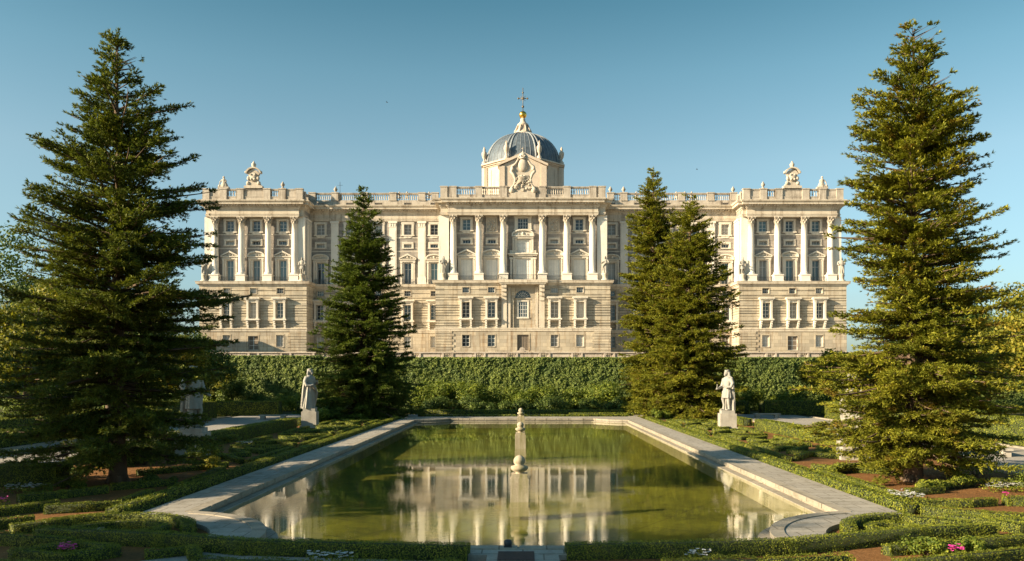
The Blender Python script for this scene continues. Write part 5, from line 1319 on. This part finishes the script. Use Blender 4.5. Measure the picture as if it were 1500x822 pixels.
hedge('low wavy hedge on the orange soil behind the flowers at the right', [(15.6, 33.2), (16.6, 33.6), (17.3, 33.9)], .4, .3, amp=.1)
hedge('hedge at the right edge beyond the orange soil', [(18.0, 30.6), (20.0, 30.4), (22.5, 29.8)], .42, .36)
hedge('inner hedge line beside the near part of the right pool walk hedge', [(14.7, 31.5), (14.75, 36.0), (14.7, 40.5)], .32, .3)
hedge('slanting low hedge on the soil left of the big right conifer', [(14.9, 42.2), (16.6, 40.9), (18.6, 39.9)], .34, .3)
hedge('short hedge between the right corner disc and the right edge', [(13.9, 26.9), (14.9, 26.0), (15.3, 25.0)], .4, .34)
hedge('low hedge in front of the orange soil at the right, by the shaded row', [(14.6, 30.4), (16.4, 30.2), (17.6, 30.6)], .36, .3)
hedge('angled hedge closing the lower right soil bed', [(9.8, 22.1), (11.4, 22.6), (12.0, 22.7)], .34, .32)
hedge('inner hedge line beside the near part of the left pool walk hedge', [(-14.9, 30.5), (-15.0, 33.0)], .32, .3)
hedge('slanting low hedge behind the trunk of the big dark conifer', [(-15.6, 43.2), (-17.5, 41.0), (-18.6, 39.6)], .34, .3)
hedge('low hedge crossing the shaded soil left of the pool walk', [(-15.4, 36.2), (-16.6, 35.2), (-17.4, 34.6)], .34, .3)
hedge('shaded hedge between the diamond hedge and the planting disc', [(-10.0, 21.7), (-9.0, 22.3), (-8.6, 21.5)], .32, .26)
hedge('shaded hedge row left of the planting disc, running to the left edge', [(-15.9, 26.6), (-17.0, 25.6), (-18.0, 25.4)], .36, .34)
hedge('second hedge at the right edge beyond the white flowers', [(20.4, 35.4), (22.0, 35.6), (23.8, 35.2)], .5, .4)

# parterre beds beside the pool, both sides: each bed a rectangle of low hedge with a diagonal cross inside
order = ['nearest', 'second', 'third', 'farthest']
for s, side in ((-1, 'left'), (1, 'right')):
    xi, xo = s*14.9, s*18.4
    for k, y0 in enumerate((44.5, 55.0, 66.0, 77.0)):
        if s > 0 and k == 0: y0 += 1.5
        y1 = y0+8.6
        if k == 3: y1 = y0+7.5
        o = order[k]
        j = rnd.uniform(-.3, .3)
        hedge(f'{o} inner row of the {side} parterre, beside the walk hedge', [(xi, y0), (xi+s*.1, (y0+y1)/2+j), (xi, y1)], .34, .30)
        hedge(f'{o} slanting row of the {side} parterre, running outward', [(xi+s*.5, y0+.4), (xi+s*2.0, y0+2.6+j), (xo, y0+4.3)], .34, .30)
        hedge(f'{o} chevron hedge of the {side} parterre, pointing to the pool', [(xo, y0+1.4), (xi+s*1.5, y0+4.4), (xo, y0+7.2)], .34, .30)
        hedge(f'{o} cross hedge closing a bed of the {side} parterre', [(xi+s*.4, y1+.8), ((xi+xo)/2, y1+.5), (xo+s*.8, y1+.9)], .34, .30)
        hedge(f'{o} outer row of the {side} parterre, parallel to the walk', [(xo+s*.9, y0+.2), (xo+s*1.0, y0+3.9), (xo+s*.9, y0+7.6)], .34, .30)
        hedge(f'{o} inner slant of the {side} parterre, running back to the walk', [(xi+s*.6, y1-.3), (xi+s*1.7, y1-1.6), (xi+s*3.0, y1-2.0)], .32, .28)
        if k < 3: hedge(f'{o} short block hedge inside the {side} parterre', [(xi+s*1.2, y0+6.0), (xi+s*2.6, y0+7.6)], .42, .28)
    hedge(f'high dark hedge between the {side} parterre and the gravel path', [(s*21.6, 43.0 if s < 0 else 47.0), (s*21.5, 62), (s*21.2, 73 if s > 0 else 75)], 1.1, .95)
    hedge(f'low hedge along the kerb of the {side} gravel path, far end', [(s*21.4, 78), (s*21.2, 91)], .9, .7)
    hedge(f'tall squared hedge beyond the {side} gravel path', [(s*29.5, 99.5 if s < 0 else 101), (s*47, 97 if s < 0 else 100)], 3.4, 1.7)
    hedge(f'squared hedge block at the end of the {side} gravel path', [(s*24.6, 103.0), (s*28.2, 103.0)], 2.2, 1.6)
# beyond the pool
hedge('low sunlit hedge strip beyond the far end of the pool', [(-12.0, 93.9), (12.0, 93.9)], .6, .35)
hedge('long low dark hedge between the far path and the shrubs', [(-14, 101.8), (13, 101.8)], 1.0, .55)
hedge('second low sunlit hedge strip at the far right of the pool end', [(5.5, 97.0), (13.0, 97.0)], .7, .4)
# clipped balls
def ball_row(label, grp, pts, r=.3):
    me = None
    for i, (x, y) in enumerate(pts):
        if me is None:
            g = np.random.default_rng(900+int(x*7)); n = 420; d = unit(g.normal(0, 1, (n, 3))); d[:, 2] = np.abs(d[:, 2])*1.0-.25*(g.random(n) < .3)
            C = d*r*(1+g.normal(0, .05, n))[:, None]+np.array([0, 0, r*.75]); N = unit(d+g.normal(0, .5, (n, 3))); D = g.normal(0, 1, (n, 3)); D = unit(D-N*(D*N).sum(1)[:, None])
            core = MB(); core.ball((0, 0, r*.7), r*.86, 10, 7)
            me = quads_mesh('box_ball', leaves(C, D, N, g.uniform(.05, .1, n), g.uniform(.04, .07, n)), [M['boxcore'], M['box']], core=core)
        o = link('box_ball', me, None, (x, y, .012), rnd.uniform(0, 6)); k = rnd.uniform(.85, 1.15); o.scale = (k, k, k*rnd.uniform(.85, 1.1)); tag(o, label, 'clipped bush', grp)
ball_row('small round bush in the row left of the big right conifer', 'round bushes left of the right conifer', [(15.2+.38*i, 40.2+.25*i) for i in range(6)])
ball_row('small round bush in the row behind the trunk of the big right conifer', 'round bushes behind the right conifer', [(17.9+.42*i, 42.6-.05*i) for i in range(5)], .28)
ball_row('small round bush in the row in front of the big right conifer', 'round bushes in front of the right conifer', [(16.6+.42*i, 34.0+.25*i) for i in range(8)], .27)

# ---- loose shrubs
def shrub(label, x, y, r, h, mt='shrub', n=1800, leaf=.13, seed=1, name='shrub'):
    g = np.random.default_rng(seed); k = 9; Cs = np.stack([g.normal(0, .42*r, k), g.normal(0, .35*r, k), g.uniform(.3, .75, k)*h], 1); Rs = g.uniform(.35, .6, k)*min(r, h)
    i = g.integers(0, k, n); d = unit(g.normal(0, 1, (n, 3))); C = Cs[i]+d*(Rs[i]*g.random(n)**.4)[:, None]*np.array([1, 1, .95]); C[:, 2] = np.maximum(C[:, 2], .03)
    N = unit(d+np.array([0, 0, .4])+g.normal(0, .5, (n, 3))); D = g.normal(0, 1, (n, 3)); D = unit(D-N*(D*N).sum(1)[:, None])
    core = MB()
    for a in range(7): c = Cs[a]; core.tube([(0, 0, -.05), (c[0]*.5, c[1]*.5, c[2]*.5), tuple(c)], [.03, .022, .012], 4)
    o = link(name, quads_mesh(name, leaves(C, D, N, g.uniform(.7, 1.3, n)*leaf, g.uniform(.45, .8, n)*leaf), [M['bark'], M[mt]], core=core), None, (x, y, .0)); tag(o, label, 'shrub'); return o
posw = ['left end', 'left part', 'left of the middle', 'middle', 'right of the middle', 'right part', 'right end']
r2 = random.Random(5)
xs_ = [-13, -9.6, -5.6, -1.6, 2.6, 7.0, 11.2]
for i, x in enumerate(xs_): shrub(f'sunlit shrub before the ivy wall beyond the pool, {posw[i]} of row', x, 112.2+r2.uniform(-.6, .6), r2.uniform(2.2, 3.0), r2.uniform(2.8, 4.3), 'shrub', 4200, .26, 60+i)
for i, x in enumerate([-11.5, -7.5, -3.6, .4, 4.6, 9.0, 12.6]): shrub(f'dark low shrub in front of the sunlit row, {posw[i]}', x, 108.6+r2.uniform(-.5, .5), 2.2, r2.uniform(1.4, 2.2), 'broad_d', 2600, .22, 80+i)
pl = ['left', 'right']
for s, side in ((-1, 'left'), (1, 'right')):
    for i, x in enumerate([22.5, 26.5, 31.0, 36.0, 41.5]):
        shrub(f'leafy shrub before the {side} ivy wall, {["first", "second", "third", "fourth", "fifth"][i]} out from the conifers', s*x, 111.5+r2.uniform(-1, 1), r2.uniform(2.0, 2.8), r2.uniform(2.0, 3.4), 'shrub' if i % 2 == 0 else 'broad_d' if s < 0 else 'shrub', 3600, .26, 90+i+10*s)
for i, (lab, x, y, r, h, mt) in enumerate([
    ('large dark bush behind the left path hedge at the left edge', -39.0, 50.0, 3.0, 4.0, 'broad_d'), ('large dark bush behind the right path hedge at the right edge', 38.5, 52.0, 3.0, 3.4, 'broad_d'),
    ('low plants in the shade left of the big dark conifer', -21.6, 38.6, .9, .6, 'broad_d'), ('low plants in the shade right of the big dark conifer', -16.2, 36.2, .8, .5, 'broad_d'),
    ('ragged low bush in the dark bed at the left edge', -23.0, 31.6, 1.2, .8, 'broad_d'), ('sprawling low plant near the tall box hedge', -19.4, 35.2, .7, .45, 'shrub'),
    ('yellow-green bush behind the trunk of the big dark conifer, farther one', -22.3, 47.5, 1.2, 1.5, 'shrub'),
    ('yellow-green shrub left of the big dark conifer trunk', -22.6, 43.5, 1.3, 1.3, 'broad_y'), ('loose shrub just behind the big dark conifer trunk', -20.6, 44.6, 1.1, 1.4, 'shrub'),
    ('round leafy shrub right of the big dark conifer trunk', -17.2, 44.5, .95, 1.4, 'shrub'), ('yellowish shrub close to the hidden statue on the left', -16.0, 42.0, .6, .8, 'broad_y'),
    ('dark shrub at the left edge on the gravel', -24.2, 33.5, 1.5, 1.6, 'broad_d'), ('low conifer-like shrub at the right edge beyond the white flowers', 21.2, 33.6, 1.2, 1.3, 'shrub'),
    ('green shrub right of the big right conifer trunk', 21.8, 39.5, 1.5, 1.5, 'shrub'), ('dark shrub at the foot of the single pyramid conifer', -20.8, 88.0, 1.6, 1.6, 'broad_d'),
    ('bushy shrub in the lower right foreground', 10.8, 22.0, .45, .55, 'shrub'), ('small shrub at the end of the hedge by the lower right pink flowers', 12.1, 22.1, .4, .5, 'shrub'),
    ('shrub behind the cloaked stone king', -21.5, 84.0, 1.4, 1.5, 'shrub'), ('shrub beside the trunk of the broad conifer', 15.6, 91.3, 1.1, 1.0, 'shrub'), ('large green shrub at the far right edge beyond the path', 35.5, 66.0, 2.2, 3.2, 'shrub'),
    ('tall shrub at the far left beyond the gravel path', -36.5, 60.0, 2.6, 3.6, 'shrub'), ('dark shrub below the left end of the terrace balustrade', -38.5, 110.0, 2.4, 5.0, 'broad_d'), ('yellow-tipped shrub below the left end of the terrace', -40.5, 112.0, 2.2, 7.6, 'broad_y'), ]):
    shrub(lab, x, y, r, h, mt, int(900+1500*r), .075*max(1, y/30)**.9, 300+i)
# big side hedges beyond the paths close to the viewer
hedge('tall clipped hedge beyond the left gravel path, near the viewer', [(-36.0, 46), (-35.5, 92)], 2.2, 1.9)
hedge('tall clipped hedge beyond the right gravel path, near the viewer', [(35.2, 46), (35.0, 92)], 2.2, 1.9)

# ---- flowers
def flowers(label, cx, cy, rx, ry, z, n, mt, seed, s=.07):
    g = np.random.default_rng(seed); a = g.uniform(0, 6.28, n); q = np.sqrt(g.random(n)); C = np.stack([cx+rx*q*np.cos(a), cy+ry*q*np.sin(a), z+g.uniform(-.08, .08, n)], 1)
    nb = 5; C2 = np.repeat(C, nb, 0); b_ = np.tile(np.arange(nb)*2*math.pi/nb, n)+np.repeat(g.uniform(0, 6, n), nb); D = np.stack([np.cos(b_), np.sin(b_), np.full(len(b_), .25)], 1); D = unit(D)
    N = unit(np.array([0, 0, 1.0])+g.normal(0, .3, D.shape)); V = leaves(C2+D*s*.5, D, N, np.full(len(D), s), np.full(len(D), s*.8))
    core = MB()
    for c in C[:60]: core.tube([(c[0], c[1], 0), (c[0]+.01, c[1], z*.5), tuple(c)], .006, 3)
    # foliage below
    k = n*5; G = np.stack([cx+rx*1.1*g.uniform(-1, 1, k), cy+ry*1.1*g.uniform(-1, 1, k), g.uniform(.05, z-.03, k)], 1); Nn = unit(g.normal(0, 1, (k, 3))+np.array([0, 0, .6])); Dd = unit(np.cross(Nn, g.normal(0, 1, (k, 3))))
    e = empty('flower_bed', (cx, cy, .02), label, 'flowers')
    link('blossoms', quads_mesh('blossoms', V-np.array([cx, cy, .02]), [M['bark'], M[mt]], core=None if True else core), e)
    bpy.data.meshes['blossoms'] if False else None
    link('foliage', quads_mesh('foliage', leaves(G, Dd, Nn, g.uniform(.06, .11, k), g.uniform(.04, .07, k))-np.array([cx, cy, .02]), [M['box']]), e)
    for o in e.children:
        if o.name.startswith('blossoms'): o.data.materials.clear(); o.data.materials.append(M[mt])
flowers('white flowers at the left edge beside the dark box hedge', -20.6, 34.0, .9, .5, .3, 72, 'petal_w', 1)
flowers('pink flowers in the left hedge bed, small cluster at the left edge', -19.2, 30.0, .3, .22, .36, 24, 'petal_p', 2)
flowers('magenta flowers inside the diamond hedge at the lower left', -12.1, 21.75, .24, .2, .34, 26, 'petal_p', 3)
flowers('white flowers at the bottom edge left of the paved gap', -4.9, 20.95, .6, .2, .32, 36, 'petal_w', 4)
flowers('white flowers at the bottom edge right of the paved gap', 4.5, 21.1, .35, .15, .32, 21, 'petal_w', 5)
flowers('white flowers behind the end of the right pool walk hedge', 14.5, 31.0, .55, .9, .4, 78, 'petal_w', 6)
flowers('white flowers at the right edge under the big right conifer', 20.3, 34.2, 1.0, .35, .3, 66, 'petal_w', 7)
flowers('pink flowers at the bottom right, beside the small shrub', 11.3, 21.35, .22, .14, .4, 24, 'petal_p', 8)
flowers('single pink blossom cluster at the right edge', 18.1, 30.7, .12, .1, .42, 6, 'petal_p', 9)
flowers('white flowers in the left parterre behind the walk hedge', -19.0, 56.0, .6, .5, .3, 36, 'petal_w', 10)

# ---- fallen leaves and needles on the soil
g = np.random.default_rng(77); n = 9000
P = np.concatenate([np.stack([g.uniform(13.9, 23.5, n), g.uniform(20, 46, n), np.full(n, .022)], 1), np.stack([g.uniform(-24, -14.2, n//2), g.uniform(20, 46, n//2), np.full(n//2, .022)], 1), np.stack([g.uniform(-13, 13, n//4), g.uniform(18, 21, n//4), np.full(n//4, .024)], 1)])
P[:, 2] += g.uniform(0, .02, len(P)); N = unit(np.array([0, 0, 1.0])+g.normal(0, .25, P.shape)); D = unit(g.normal(0, 1, P.shape)*np.array([1, 1, .1]))
M['litter'] = leafmat('dry_leaves', (.12, .055, .02), (.26, .12, .035), (.38, .22, .08), 1, 0)
o = link('fallen_leaves', quads_mesh('fallen_leaves', leaves(P, D, N, g.uniform(.04, .09, len(P)), g.uniform(.02, .05, len(P))), [M['litter']])); o['kind'] = 'stuff'

# distant pale building seen through the left trees
e = empty('apartment_building', (-86, 160, 0), 'small orange building glimpsed between the left trees', 'building')
M['ochre'] = stone('ochre_plaster', (.62, .42, .24), (.52, .34, .19), amt=.2)
m = MB(); m.box(-95, -77, 155, 172, 0, 19.5); m.build('wall', M['ochre'], e)
m = MB(); m.box(-95.6, -76.4, 154.4, 172.6, 19.5, 20.0); m.build('roof', M['rust'], e)
for i in range(5):
    for k in range(4): m = MB(); m.box(-93.6+i*3.6, -92.2+i*3.6, 154.93, 155.05, 3+k*4.2, 5.2+k*4.2); m.build('window', M['glass'], e)
# two birds high in the sky
for x, y, z, lab in ((-36.5, 220, 78, 'tiny dark bird in the sky left of the dome'), (48, 226, 61.5, 'tiny dark bird in the sky right of the dome')):
    m = MB(); m.tube([(-.25, 0, 0), (0, 0, .03), (.3, 0, 0)], [.03, .09, .02], 6); m.add([(-.05, 0, .03), (.12, 0, .03), (-.1, -.6, .22), (-.2, -.62, .22)], [(0, 1, 2, 3)]); m.add([(-.05, 0, .03), (.12, 0, .03), (-.1, .6, .22), (-.2, .62, .22)], [(3, 2, 1, 0)])
    o = m.build('bird', M['iron'], None, off=(0, 0, 0), loc=(x, y, z)); tag(o, lab, 'bird')
print('hedge leaves', hc)
